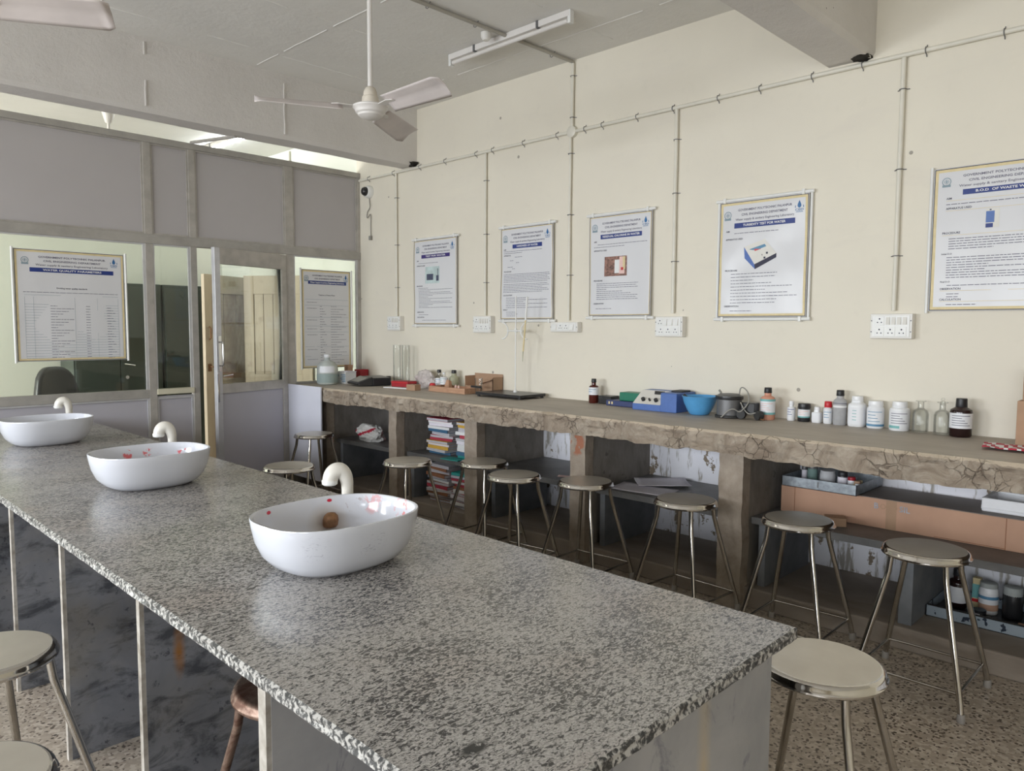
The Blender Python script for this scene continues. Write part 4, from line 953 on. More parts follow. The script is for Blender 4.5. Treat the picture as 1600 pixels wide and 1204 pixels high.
# ------------------------------------------------------------------ bottles and jars
def bottle(loc, label, prof, body, cap, capm, bands, name='reagent_bottle', cat='bottle', group=None, n=28, sq=None, rz=0, liquid=None):
    """prof: (r, z) outline; cap: (r, z0, z1); bands: (z0, z1, r, material[, arc])"""
    o = thing(name, label, cat, loc, rz, group)
    MB().lathe(prof, n, sq=sq).build('body', body, o, smooth=40)
    if cap:
        r, z0, z1 = cap; m = MB(); k = 24; m.lathe([(r, z0), (r * 1.03, z0 + .002), (r * 1.0, (z0 + z1) / 2), (r * .98, z1 - .002), (r * .9, z1), (.001, z1)], k); m.build('cap', capm, o, smooth=40)
    for bnd in bands:
        z0, z1, r, mt = bnd[:4]; a0, a1 = bnd[4] if len(bnd) > 4 else (PI * .62, PI * 1.62); m = MB(); kk = 18
        def P(u, v):
            a = a0 + (a1 - a0) * u; ca, sa = math.cos(a), math.sin(a)
            if sq: e = 2 / sq[2]; ca = math.copysign(abs(ca) ** e, ca) * sq[0]; sa = math.copysign(abs(sa) ** e, sa) * sq[1]
            return (r * ca, r * sa, z0 + (z1 - z0) * v)
        m.grid(P, kk, 1); m.build('label', mt, o, smooth=60)
    return o
def shoulder(r, h, nr, nh, sh=.6):      # rounded bottle outline
    zs = h - nh
    return [(r * .9, 0), (r, .006), (r, zs * (1 - .25 * sh)), (r * .93, zs * (1 - .12 * sh)), (r * .70, zs * (1 - .03 * sh)), (nr * 1.05, zs), (nr, zs + .004), (nr, h), (nr * .9, h), (.001, h)]
def jar(r, h, nr): return [(r * .93, 0), (r, .005), (r, h * .72), (r * .94, h * .80), (nr, h * .84), (nr, h * .99), (.001, h * .99)]
def printed(o, r, z0, z1, mat='ink_grey', n=3, a0=PI * .80, a1=PI * 1.35):
    m = MB()
    for i in range(n):
        z = z1 - (z1 - z0) * (i + .5) / n; aa = a1 - (.15 * ((i * 3) % 4)) * (a1 - a0)
        m.grid(lambda u, v: (r * math.cos(a0 + (aa - a0) * u), r * math.sin(a0 + (aa - a0) * u), z + .0016 * (v - .5) * 2), 10, 1)
    m.build('label_print', mat, o)
W = ZW + .0005
G = 'reagent bottles in a row on the bench'
o = bottle((4.30, 2.055, W), 'bottle of orange liquid with black cap and pale label', shoulder(.043, .162, .020, .020), 'orange_liquid', (.022, .160, .192), 'cap_black', [(.035, .125, .0437, 'label_white'), (.112, .125, .0440, 'label_teal'), (.032, .045, .0440, 'label_teal')], group=G); printed(o, .0443, .055, .105, 'label_pink', 4)
o = bottle((4.36, 1.935, W), 'slim small white bottle with white cap, left of the black jar', shoulder(.023, .095, .012, .012, .4), 'bottle_white', (.014, .094, .116), 'bottle_white', [(.02, .078, .0236, 'label_white')], group=G); printed(o, .0242, .03, .075, 'ink_navy', 3)
o = bottle((4.37, 1.862, W), 'squat black jar with white label band', jar(.034, .098, .033), 'cap_black', (.0355, .078, .106), 'cap_black', [(.028, .072, .0346, 'label_white'), (.024, .032, .0349, 'label_teal')], name='reagent_jar', cat='jar', group=G); printed(o, .0352, .036, .068, 'label_pink', 3)
o = bottle((4.37, 1.785, W), 'smallest white square bottle, between black jar and red-capped bottle', shoulder(.026, .074, .015, .012, .3), 'bottle_white', (.016, .074, .092), 'bottle_white', [(.018, .058, .0268, 'label_white')], group=G, sq=(1, 1, 4)); 
o = bottle((4.37, 1.722, W), 'small white bottle with bright red cap', shoulder(.025, .098, .018, .008, .2), 'bottle_white', (.021, .094, .128), 'red_plastic', [(.02, .085, .0257, 'label_white')], group=G); printed(o, .0262, .03, .075, 'label_blue', 3)
o = bottle((4.36, 1.652, W), 'tall clear bottle of grey liquid with black cap', shoulder(.036, .170, .019, .02), 'grey_liquid', (.021, .165, .198), 'cap_black', [(.10, .112, .0366, 'paper'), (.122, .126, .0366, 'ink_grey')], group=G)
o = bottle((4.37, 1.560, W), 'tallest white square jar with ribbed cap and teal print', shoulder(.044, .148, .028, .014, .5), 'bottle_white', (.030, .142, .170), 'bottle_white', [(.015, .11, .0448, 'label_white')], name='reagent_jar', cat='jar', group=G, sq=(1, 1, 3.5)); printed(o, .046, .03, .10, 'label_teal', 4)
o = bottle((4.37, 1.462, W), 'white round jar with dark blue band at label foot', jar(.044, .142, .037), 'bottle_white', (.038, .122, .150), 'bottle_white', [(.02, .108, .0447, 'label_white'), (.012, .024, .0450, 'label_blue')], name='reagent_jar', cat='jar', group=G); printed(o, .0453, .03, .10, 'label_blue', 4)
o = bottle((4.36, 1.335, W), 'widest white jar with teal corner label, left of the clear bottles', jar(.050, .148, .036), 'bottle_white', (.037, .128, .156), 'bottle_white', [(.02, .108, .0507, 'label_white'), (.014, .028, .0510, 'label_teal', (PI * .7, PI * 1.1))], name='reagent_jar', cat='jar', group=G); printed(o, .0513, .035, .10, 'ink_grey', 5)
def glass_bottle(loc, label, stopper):
    o = thing('glass_bottle', label, 'bottle', loc, 0, 'empty clear glass bottles')
    MB().lathe([(.036, 0), (.040, .005), (.040, .098), (.034, .116), (.017, .126), (.015, .132), (.015, .160), (.026, .163), (.026, .168), (.013, .168), (.012, .135), (.014, .126), (.032, .112), (.037, .096), (.037, .008), (.001, .007)], 32).build('body', 'clear_glass', o, smooth=50)
    if stopper: MB().lathe([(.010, .150), (.012, .170), (.006, .174), (.010, .182), (.008, .188), (.001, .190)], 20).build('stopper', 'clear_glass', o, smooth=50)
    return o
glass_bottle((4.36, 1.232, W), 'empty clear glass bottle with flat lip, left one', False)
glass_bottle((4.355, 1.127, W), 'empty clear glass bottle with glass stopper, beside the dark bottle', True)
o = bottle((4.33, 1.035, W), 'dark brown glass bottle with tall black cap and white label', [(.046, 0), (.051, .006), (.051, .125), (.048, .138), (.028, .150), (.024, .155), (.024, .165), (.001, .165)], 'amber_black', (.026, .150, .195), 'cap_black', [(.045, .122, .0517, 'label_white')], group=G); printed(o, .0522, .055, .115, 'ink_grey', 5)
o = bottle((4.33, 3.40, W), 'amber brown bottle with black cap standing alone by the wall', shoulder(.036, .150, .016, .02), 'amber', (.018, .150, .176), 'cap_black', [(.06, .115, .0366, 'label_white')]); printed(o, .0371, .075, .108, 'label_blue', 2)
# far group
o = bottle((4.30, 5.10, W), 'clear black-capped bottle with blue label, left in the far group of three', shoulder(.034, .142, .018, .02), 'clear_glass', (.019, .145, .172), 'cap_black', [(.03, .10, .0346, 'label_white')], group='bottles by the red box'); printed(o, .035, .04, .095, 'label_blue', 3)
o = bottle((4.27, 5.00, W), 'pale bottle with white cap, middle of the far group of three', shoulder(.034, .135, .014, .018), 'clear_glass', (.013, .135, .155), 'bottle_white', [(.05, .115, .0346, 'label_white')], group='bottles by the red box'); printed(o, .035, .06, .11, 'label_teal', 3)
o = bottle((4.35, 4.96, W), 'yellowish bottle with black cap, right in the far group of three', shoulder(.040, .142, .022, .02), 'yellow_liquid', (.022, .145, .172), 'cap_black', [], group='bottles by the red box')
o = bottle((4.31, 5.86, W), 'tiny black bottle with white band beside the weighing scale', jar(.024, .072, .022), 'cap_black', (.023, .055, .078), 'black_matt', [(.018, .048, .0246, 'label_white')])
for k, (x, y) in enumerate(((4.30, 5.71), (4.31, 5.59))):
    o = thing('glass_cylinder', ('left' if k == 0 else 'right') + ' one of two tall empty glass cylinders against the wall', 'cylinder', (x, y, W), 0, 'tall empty glass cylinders')
    MB().lathe([(.032, 0), (.037, .004), (.037, .372), (.040, .378), (.034, .378), (.034, .01), (.001, .008)], 32).build('tube', 'clear_glass', o, smooth=50); MB().lathe([(.044, 0), (.044, .006), (.037, .010), (.037, .004), (.001, .003)], 24).build('foot', 'clear_glass', o, smooth=40)

# ------------------------------------------------------------------ other things on the bench
jg = thing('plastic_jug', 'large translucent plastic jug half full, before the narrow pane poster', 'jug', (3.885, 6.245, W), .3)
MB().lathe([(.082, 0), (.096, .012), (.098, .05), (.098, .15), (.09, .185), (.06, .215), (.03, .228), (.026, .24), (.026, .262)], 36).build('body', 'cloudy_plastic', jg, smooth=50)
MB().lathe([(.028, .255), (.030, .258), (.030, .282), (.026, .285), (.001, .285)], 20).build('cap', 'bottle_white', jg, smooth=40)
MB().tube([(.02, .03, .222), (.04, .045, .250), (.065, .06, .245), (.082, .065, .20), (.085, .06, .15)], .010, 10).build('handle', 'cloudy_plastic', jg, smooth=50)
MB().grid(lambda u, v: (.0988 * math.cos(PI * .98 + u * 1.5), .0988 * math.sin(PI * .98 + u * 1.5), .115 + .06 * v), 12, 1).build('label', 'label_white', jg)
MB().lathe([(.0985, .02), (.0992, .03), (.0992, .10), (.0985, .102)], 36).build('liquid_band', 'jug_liquid', jg, smooth=50)
def carton(name, label, loc, rz, s, mat, cat='box'):
    o = thing(name, label, cat, loc, rz); MB().box((-s[0] / 2, -s[1] / 2, 0), (s[0] / 2, s[1] / 2, s[2])).build('box', mat, o, bevel=.002)
    return o
o = carton('paper_carton', 'small white carton with blue print beside the black scale', (4.09, 6.235, W), .1, (.13, .13, .115), 'paper')
m = MB()
for i in range(5): m.box((-.0712, -.07, .02 + i * .016), (-.0702, -.07 + .05 + .015 * (i % 3), .026 + i * .016))
m.box((-.0712, .03, .07), (-.0702, .07, .09)); m.build('carton_print', 'label_blue', o)
MB().box((-.06, -.08, .115), (.06, .06, .119)).build('flap', 'paper_lilac', o)
tag(MB().box((-.03, -.03, 0), (.03, .03, .17)).build('wooden_block', 'wood', bevel=.002), 'small upright brown block behind the white carton', 'block'); bpy.data.objects['wooden_block'].location = (4.21, 6.38, W)
tag(MB().box((-.05, -.05, 0), (.05, .05, .12)).build('red_carton', 'dark_red', bevel=.003), 'dark red carton in the corner where bench meets partition', 'box'); bpy.data.objects['red_carton'].location = (4.36, 6.38, W)
# weighing scale
ws = thing('weighing_scale', 'black desktop electronic scale with sloped display', 'scale', (4.12, 5.90, W), -.2)
MB().extrude([(-.15, .0), (.15, .0), (.155, .015), (.15, .075), (.06, .085), (-.02, .082), (-.15, .075)], -.03, .15).build('body', 'black_plastic', ws, bevel=.008)
MB().add([(-.16, -.14, .012), (-.03, -.15, .0), (-.03, .15, .0), (-.16, .14, .012), (-.17, -.13, .03), (-.03, -.145, .085), (-.03, .145, .085), (-.17, .13, .03)], [(3, 2, 1, 0), (4, 5, 6, 7), (0, 1, 5, 4), (1, 2, 6, 5), (2, 3, 7, 6), (3, 0, 4, 7)]).build('console', 'black_plastic', ws, bevel=.006)
MB().add([(-.150, -.10, .0405), (-.055, -.11, .0782), (-.055, .11, .0782), (-.150, .10, .0405)], [(0, 1, 2, 3)]).build('display', 'cable_grey', ws)
# red box, card and crumpled bag
tag(MB().box((-.11, -.18, 0), (.07, .18, .008)).build('card_sheet', 'paper', bevel=.001), 'flat sheet of pale card under the red box', 'card'); o = bpy.data.objects['card_sheet']; o.location = (4.17, 5.40, W); o.rotation_euler = (0, 0, .15)
o = thing('red_box', 'dark red plastic box lying on the pale card', 'box', (4.18, 5.45, W + .009), .15); MB().box((-.06, -.10, 0), (.06, .10, .052)).build('body', 'dark_red', o, bevel=.006); MB().box((-.063, -.103, .036), (.063, .103, .044)).build('lid_rim', 'red_plastic', o, bevel=.002)
o = carton('small_carton', 'tiny brown cardboard box in front of the crumpled film bag', (4.06, 5.16, W), .1, (.07, .105, .05), 'cardboard')
def crumple(name, label, cat, c, s, mat, seed, sub=4, amp=.35):
    bm = bmesh.new(); bmesh.ops.create_icosphere(bm, subdivisions=sub, radius=1)
    for v in bm.verts:
        n_ = v.co.copy(); d = 1 + amp * noise.fractal(n_ * 1.6 + Vector((seed, 0, 0)), 1, 2, 4) + amp * .4 * abs(noise.noise(n_ * 5 + Vector((seed, 2, 0))))
        v.co = Vector((n_.x * s[0] * d, n_.y * s[1] * d, max(0, (n_.z * d + .75) * s[2])))
    me = bpy.data.meshes.new(name); bm.to_mesh(me); bm.free(); me.materials.append(M(mat)); o = link(name, me); o.location = c; tag(o, label, cat); return o
crumple('film_bag', 'crumpled clear film bag heaped behind the red box', 'bag', (4.315, 5.31, W), (.042, .125, .085), 'film_bag', 3)
tag(MB().lathe([(.024, 0), (.026, .01), (.026, .05), (.02, .06), (.001, .06)], 20).build('red_pot', 'red_plastic', smooth=40), 'small red pot between the film bag and the black-capped bottles', 'pot'); bpy.data.objects['red_pot'].location = (4.20, 5.07, W)
# open wooden tray and torn carton
tr = thing('wooden_tray', 'shallow wooden tray holding small brown scraps', 'tray', (4.195, 4.78, W), 0)
m = MB(); m.box((-.08, -.22, 0), (.08, .22, .010)); tr_b = m.build('tray_base', 'wood', tr)
m = MB(); m.box((-.09, -.23, 0), (-.08, .23, .045)); m.box((.08, -.23, 0), (.09, .23, .045)); m.box((-.08, -.23, 0), (.08, -.22, .045)); m.box((-.08, .22, 0), (.08, .23, .045)); m.build('tray_rim', 'wood', tr, bevel=.002)
tag(MB().add([(0, 0, 0), (.05, 0, 0), (.05, .07, 0), (0, .07, 0), (.02, .02, .085), (.05, .02, .075), (.05, .05, .075), (.02, .05, .085)], [(3, 2, 1, 0), (4, 5, 6, 7), (0, 1, 5, 4), (1, 2, 6, 5), (2, 3, 7, 6), (3, 0, 4, 7)]).build('brown_scrap', 'wood', bevel=.002), 'tilted brown wooden scrap in the shallow tray', 'scrap'); bpy.data.objects['brown_scrap'].location = (4.20, 4.86, W + .011)
for k, (x, y) in enumerate(((4.22, 4.79), (4.20, 4.73))): 
    q = MB().lathe([(.009, 0), (.009, .03), (.006, .045), (.001, .05)], 14).build('glass_vial', 'label_pink', smooth=40); q.location = (x, y, W + .011); tag(q, ('left' if k == 0 else 'right') + ' of two tiny pinkish vials in the wooden tray', 'vial', 'tiny vials')
tc = thing('torn_carton', 'open brown cardboard carton with bent flap behind the wooden tray', 'box', (4.366, 4.60, W), 0)
m = MB(); a, b, hh, t_ = .06, .17, .135, .004
m.box((-a, -b, 0), (a, b, t_)); m.box((a - t_, -b, 0), (a, b, hh + .02)); m.box((-a, b - t_, 0), (a, b, hh)); m.box((-a, -b, 0), (a, -b + t_, hh)); m.box((-a, -b, 0), (-a + t_, -b + .12, hh * .9)); m.box((-a, -b + .12, 0), (-a + t_, b, hh * .4)); m.build('carton_walls', 'cardboard', tc)
MB().add([(-a, -b, hh * .9), (-a, -b + .13, hh * .55), (-a - .05, -b + .12, hh * .60), (-a - .035, -b, hh * .82)], [(0, 1, 2, 3)]).build('flap', 'cardboard', tc, solid=.004)
pb = thing('clear_beaker', 'clear plastic beaker with a black strip, in front of the torn carton', 'beaker', (4.19, 4.475, W), 0)
MB().lathe([(.026, 0), (.028, .004), (.034, .135), (.032, .135), (.026, .006), (.001, .005)], 24).build('cup', 'clear_glass', pb, smooth=40)
MB().box((-.032, -.06, .055), (-.024, .06, .072)).build('black_strip', 'black_plastic', pb)
# burette stand
bs = thing('burette_stand', 'black-based burette stand with white rod before the second poster', 'stand', (4.225, 4.15, W), 0)
MB().box((-.145, -.245, .012), (.145, .245, .034)).build('base_plate', 'black_plastic', bs, bevel=.003)
for sx in (-1, 1):
    for sy in (-1, 1): MB().lathe([(.012, 0), (.013, .012)], 12, (sx * .125, sy * .225, 0)).build('foot', 'black_matt', bs)
MB().tube([(.06, .0, .034), (.06, .0, .79)], .0052, 10).build('rod', 'white_plastic', bs, smooth=50); MB().lathe([(.018, .034), (.018, .040), (.010, .052), (.006, .054)], 16, (.06, 0, 0)).build('rod_nut', 'white_plastic', bs, smooth=40)
m = MB(); m.tube([(.05, .085, .518), (.05, -.085, .518)], .006, 8); m.lathe([(.012, .505), (.012, .535)], 14, (.06, 0, 0)); m.build('clamp_bar', 'white_plastic', bs, smooth=50)
for s in (-1, 1):
    MB().tube([(.045, s * (.105 - .065 * math.cos(q)) + s * .03, .518 + .065 * math.sin(q)) for q in [PI / 2 * (k / 8 * 2 - 1) for k in range(9)]], .0055, 8).build('clamp_jaw', 'white_plastic', bs, smooth=50)
bu = thing('burette', 'thin glass burette with yellow-brown stain hanging in the clamp', 'burette', (4.265, 4.03, W), 0)
MB().tube([(0, -.02, .78), (0, -.005, .60)], .0075, 12).build('upper_tube', 'white_plastic', bu, smooth=50); MB().tube([(0, -.005, .60), (0, .02, .36)], .0065, 12).build('stained_tube', 'ink_yellow', bu, smooth=50); MB().tube([(0, .02, .36), (0, .025, .28)], [.004, .002], 10).build('tip', 'yellow_liquid', bu, smooth=50)
# instrument cases
o = thing('meter_box', 'small flat black box beside the amber bottle', 'box', (4.37, 3.295, W), 0); MB().box((-.05, -.055, 0), (.05, .055, .058)).build('body', 'black_plastic', o, bevel=.004); MB().box((-.052, -.057, .04), (.052, .057, .044)).build('seam', 'black_matt', o)
o = thing('navy_case', 'flat navy blue plastic case with gold catches under the green box', 'case', (4.33, 3.105, W), 0); MB().box((-.07, -.13, 0), (.07, .13, .038)).build('body', 'navy_plastic', o, bevel=.004)
for y in (.10, .075): MB().box((-.073, y - .006, .012), (-.07, y + .006, .03)).build('catch', 'ink_yellow', o)
tag(MB().box((-.055, -.085, 0), (.055, .085, .058)).build('green_box', 'green_plastic', bevel=.004), 'dark green box resting on the navy case', 'box'); o = bpy.data.objects['green_box']; o.location = (4.35, 3.06, W + .0385)
cm = thing('colorimeter', 'blue and white bench meter with sloping knob panel', 'meter', (4.30, 2.765, W), 0)   # panel faces -x
m = MB()
P0 = [(-.115, .0), (.115, .0), (.115, .125), (.0, .125), (-.115, .04)]
def exy(poly, y0, y1):
    n = len(poly); mm = MB(); v = [(x, y0, z) for x, z in poly] + [(x, y1, z) for x, z in poly]
    return mm.add(v, [tuple(range(n - 1, -1, -1)), tuple(range(n, 2 * n))] + [(i, (i + 1) % n, n + (i + 1) % n, n + i) for i in range(n)])
exy(P0, -.03, .19).build('sloped_housing', 'blue_metal', cm, bevel=.002)
exy([(-.115, 0), (.115, 0), (.115, .125), (-.105, .125), (-.115, .12)], -.15, -.03).build('cell_housing', 'blue_metal', cm, bevel=.003)
pl = MB().add([(-.1155, -.026, .0425), (-.1155, .188, .0425), (-.002, .188, .1262), (-.002, -.026, .1262), (-.112, -.026, .040), (-.112, .188, .040), (.0, .188, .124), (.0, -.026, .124)], [(3, 2, 1, 0), (0, 1, 5, 4), (1, 2, 6, 5), (2, 3, 7, 6), (3, 0, 4, 7)]).build('face_panel', 'panel_white', cm)
for y, r in ((.12, .013), (.07, .007), (.02, .013)):
    n_ = Vector((-.0838, 0, .1133)).normalized(); c0 = Vector((-.088, y, .0640)); MB().tube([c0, c0 + n_ * .018], r, 16).build('knob', 'black_plastic', pl, smooth=40)
MB().add([(-.035, -.01, .1035), (-.035, .07, .1035), (-.008, .085, .1236), (-.008, .005, .1236)], [(0, 1, 2, 3)]).build('scale_window', 'black_plastic', pl)
MB().box((-.02, -.13, .125), (.09, -.05, .136)).build('cell_lid', 'black_matt', cm, bevel=.003)
# blue bowl and pestle
bw = tag(MB().lathe([(.001, .0), (.055, .0), (.062, .006), (.078, .03), (.098, .075), (.108, .112), (.112, .116), (.108, .118), (.104, .112), (.094, .076), (.074, .033), (.05, .010), (.001, .008)], 48).build('blue_bowl', 'bowl_blue', smooth=50), 'bright blue plastic bowl between the meter and the grey pot', 'bowl'); bw.location = (4.24, 2.48, W)
q = MB().tube([(0, 0, 0), (-.045, .10, .095)], [.012, .008], 10).build('black_rod', 'black_plastic', smooth=50); q.location = (4.25, 2.475, W + .028); tag(q, 'black rod leaning out of the blue bowl', 'rod')
# grey water bath pot with cord
gp = thing('heating_pot', 'grey metal heating pot with black rim and coiled cord', 'heater', (4.235, 2.272, W), 0)
MB().lathe([(.070, .014), (.074, .018), (.075, .118), (.001, .118)], 40).build('pot_body', 'grey_metal', gp, smooth=40); MB().lathe([(.082, .112), (.084, .120), (.083, .134), (.070, .138)], 40).build('rim', 'black_plastic', gp, smooth=40); MB().lathe([(.072, .137), (.06, .144), (.03, .147), (.001, .148)], 40).build('lid', 'grey_metal', gp, smooth=40)
MB().lathe([(.085, .004), (.085, .014), (.001, .014)], 32).build('base_plate', 'black_matt', gp); 
for a in (.5, 2.6, 4.7): MB().lathe([(.012, 0), (.012, .005)], 10, (.07 * math.cos(a), .07 * math.sin(a), 0)).build('foot', 'black_matt', gp)
MB().tube([(.0, .055, .145), (-.01, .065, .165)], .007, 8).build('lid_handle', 'cable_grey', gp)
MB().box((-.02, -.175, .03), (.05, -.085, .10)).build('control_box', 'black_plastic', gp, bevel=.006); MB().tube([(-.02, -.10, .03), (-.045, -.10, .03)], .028, 18).build('dial', 'black_matt', gp, smooth=40)
MB().tube(spl([(.02, -.055, .145), (.02, -.062, .180), (.015, -.085, .185), (.005, -.12, .155), (-.02, -.135, .10), (-.045, -.11, .055), (-.050, -.09, .045), (-.072, -.07, .06), (-.085, -.04, .05), (-.098, .0, .006)]), .004, 8).build('cord', 'cable_grey', gp, smooth=50)
MB().tube(spl([(-.03, -.09, .10), (-.032, -.115, .06), (-.034, -.15, .035), (-.02, -.19, .045)]), .004, 8).build('cord', 'cable_grey', gp, smooth=50)
m = MB(); m.tube([(-.03, -.195, .028), (.0, -.21, .028)], .027, 18); m.build('plug', 'black_matt', gp, smooth=40); MB().tube([(-.02, -.20, .012), (-.035, -.245, .006)], .004, 8).build('plug_pin', 'rust_drain', gp)
# right-hand cartons and striped cloth
bc = thing('cardboard_carton', 'tall brown cardboard carton at the right frame edge on the bench', 'box', (4.26, .56, W), 0)
MB().box((-.13, -.2, 0), (.13, .2, .215)).build('lower_box', 'cardboard', bc, bevel=.002); MB().box((-.11, -.19, .215), (.11, .185, .36)).build('upper_flaps', 'cardboard', bc, bevel=.006)
def stripe():
    m = MB(); n = 26; v = []; 
    def z(u, w_): return .004 + .010 * (noise.noise(Vector((u * 7, w_ * 5, 3))) + .6) 
    for j in range(n):
        for i in range(8):
            u0, u1, w0, w1 = j / n, (j + 1) / n, i / 8, (i + 1) / 8
            f = lambda u, w_: (-.09 + .18 * w_ + .02 * noise.noise(Vector((u * 4, w_, 1))), .22 - .44 * u - (.03 * (1 - w_)), z(u, w_))
            m.add([f(u0, w0), f(u1, w0), f(u1, w1), f(u0, w1)], [(0, 1, 2, 3)], ((2 * j + i) // 3) % 2)
    return m
cl = stripe().build('striped_wrapper', ['bag_red', 'paper'], smooth=60, solid=.002); cl.location = (4.02, .66, W + .002); tag(cl, 'crumpled red and white striped wrapper before the tall carton', 'wrapper')

# ------------------------------------------------------------------ under the bench
SH = .4855
# carrier bag and dark tub in the first bay
o = crumple('carrier_bag', 'crumpled white carrier bag with a red stripe on the first shelf', 'bag', (3.93, 5.62, SH), (.08, .17, .085), 'bag_white', 9)
ms_ = o.data.materials; ms_.append(M('bag_red'))
for p_ in o.data.polygons:
    c_ = p_.center
    if (abs(c_.y * .35 + c_.z - .075) < .013 and c_.x < 0 and -.11 < c_.y < .10) or c_.y > .16: p_.material_index = 1
crumple('red_bundle', 'dark red cloth bundle behind the white carrier bag', 'cloth', (4.13, 5.35, SH), (.07, .14, .06), 'bag_red', 14)
tb_ = thing('black_tub', 'black tub on the floor of the first bay beside the pier', 'tub', (3.92, 5.16, .1105), 0); MB().lathe([(.05, 0), (.055, .005), (.075, .22), (.080, .225), (.080, .235), (.072, .235), (.05, .01), (.001, .008)], 28).build('body', 'black_plastic', tb_, smooth=40)
# notebook stacks
NBM = ['paper', 'folder_red', 'paper', 'folder_yellow', 'paper', 'folder_blue', 'folder_brown', 'paper_lilac']
def notebook(loc, rz, s, cov, label, group, tilt=0):
    o = thing('notebook', label, 'notebook', loc, rz, group); th = s[2]; c_ = min(.0022, th * .18)
    o.rotation_euler = (0, tilt, rz)
    MB().box((-s[0] / 2, -s[1] / 2, c_), (s[0] / 2 - .004, s[1] / 2, th - c_)).build('pages', 'aged_pages', o)
    m = MB(); m.box((-s[0] / 2 - .002, -s[1] / 2 - .002, 0), (s[0] / 2, s[1] / 2 + .002, c_)); m.box((-s[0] / 2 - .002, -s[1] / 2 - .002, th - c_), (s[0] / 2, s[1] / 2 + .002, th)); m.box((s[0] / 2 - .004, -s[1] / 2 - .002, c_), (s[0] / 2, s[1] / 2 + .002, th - c_)); m.build('cover', cov, o)
    return o
CN = {'folder_red': 'red', 'folder_yellow': 'mustard yellow', 'folder_blue': 'blue', 'folder_brown': 'brown', 'paper_lilac': 'lilac', 'paper': 'white', 'folder_teal': 'teal'}
def ordinal(i, n): return 'bottom' if i == 0 else ('top' if i == n - 1 else ['second', 'third', 'fourth', 'fifth', 'sixth', 'seventh', 'eighth', 'ninth', 'tenth', 'eleventh', 'twelfth', 'thirteenth', 'fourteenth'][i - 1] + ' from the bottom')
def stack(x, y, z0, seq, where, s=(.20, .26), seed=1, ht=(.012, .02)):
    rnd = random.Random(seed); z = z0
    for i, c_ in enumerate(seq):
        th = rnd.uniform(*ht)
        notebook((x + rnd.uniform(-.022, .016), y + rnd.uniform(-.018, .018), z), rnd.uniform(-.16, .16) + (PI if rnd.random() > .5 else 0), (s[0], s[1], th), c_, '%s notebook, %s of %s' % (CN[c_], ordinal(i, len(seq)), where), 'notebooks in the second bay')
        z += th + .0006
    return z
stack(4.01, 4.64, SH, ['folder_blue', 'paper', 'folder_yellow', 'paper_lilac', 'folder_yellow', 'folder_red', 'folder_red', 'paper', 'folder_blue', 'paper', 'paper_lilac', 'paper', 'folder_red'], 'the left stack on the notebook shelf', (.20, .25), 3, (.018, .025))
stack(4.00, 4.27, SH, ['folder_teal', 'folder_blue', 'paper', 'paper', 'paper_lilac', 'paper', 'folder_red', 'paper', 'paper_lilac', 'folder_yellow', 'folder_yellow'], 'the right stack on the notebook shelf', (.20, .25), 5, (.020, .028))
stack(3.95, 4.58, .1105, ['folder_brown', 'folder_brown', 'folder_brown', 'folder_brown', 'paper', 'folder_red', 'folder_brown', 'paper', 'folder_blue', 'folder_brown', 'paper', 'folder_brown', 'paper_lilac'], 'the left stack below the notebook shelf', (.20, .26), 8, (.020, .026))
stack(3.92, 4.26, .1105, ['paper_lilac', 'paper', 'folder_red', 'paper_lilac', 'folder_red', 'paper', 'folder_brown', 'folder_red', 'folder_brown', 'folder_red', 'folder_blue', 'folder_teal'], 'the right stack below the notebook shelf', (.19, .24), 12, (.020, .026))
tag(MB().box((-.05, -.09, 0), (.05, .09, .008)).build('teal_folder', 'folder_teal', bevel=.001), 'teal folder sticking out at the front of the notebook shelf', 'folder'); o = bpy.data.objects['teal_folder']; o.location = (3.865, 4.46, SH) ; o.rotation_euler = (0, 0, .1); o.location.y = 4.36; o.location.x = 3.815
# papers in bay four
def sheet(x, y, z, rz, sx, sy, label, mat='paper_lilac'):
    q = MB().grid(lambda a, b: ((a - .5) * sx, (b - .5) * sy, .004 * abs(noise.noise(Vector((a * 2, b * 2, x * 9)))) + (.018 * max(0, a - .7) if mat == 'paper_lilac' else 0)), 8, 8).build('paper_sheet', mat, smooth=60, solid=.001)
    q.location = (x, y, z); q.rotation_euler = (0, 0, rz); tag(q, label, 'paper', 'loose papers on the shelf'); return q
sheet(3.95, 2.70, SH + .002, .08, .21, .40, 'front loose paper lying flat on the shelf of the fourth bay')
sheet(4.17, 2.70, SH + .016, .75, .24, .34, 'rear loose paper turned askew on the shelf of the fourth bay')
sheet(3.93, 3.30, SH + .002, .5, .05, .14, 'pinkish paper strip on the empty dark shelf', 'label_pink')
# long cartons, tray of jars, styrofoam box
lc = thing('long_carton', 'long brown cardboard carton with faded blue lettering under the bench', 'box', (4.215, 1.16, SH), 0)
MB().box((-.165, -.70, 0), (.165, .68, .150)).build('carton_body', 'cardboard_orange', lc, bevel=.002); MB().box((-.163, -.695, .1505), (.163, .678, .153)).build('lid_board', 'cardboard_grey', lc)
m = MB(); m.box((-.1665, .60, .0), (-.165, .603, .150)); m.box((-.1665, -.40, .0), (-.165, -.397, .150)); m.box((-.1665, -.397, .005), (-.166, -.1, .008)) ; m.build('seam', 'folder_brown', lc)
def lett(s, y, z, size, mb):
    v, f = text_verts(s, size, 'LEFT', .01, 1.0); mb.add([(-.1662, y - a, z + b) for a, b in v], f)
m = MB(); lett('B', .185, .112, .042, m); lett('SIL', .062, .112, .042, m); m.build('lettering', 'tape_grey', lc); m = MB(); lett('OROSIL'[:3], .155, .112, .038, m); m.build('faded_lettering', 'cardboard', lc)
MB().box((-.1656, .075, .0), (-.1648, .125, .15)).build('tape', 'cardboard', lc)
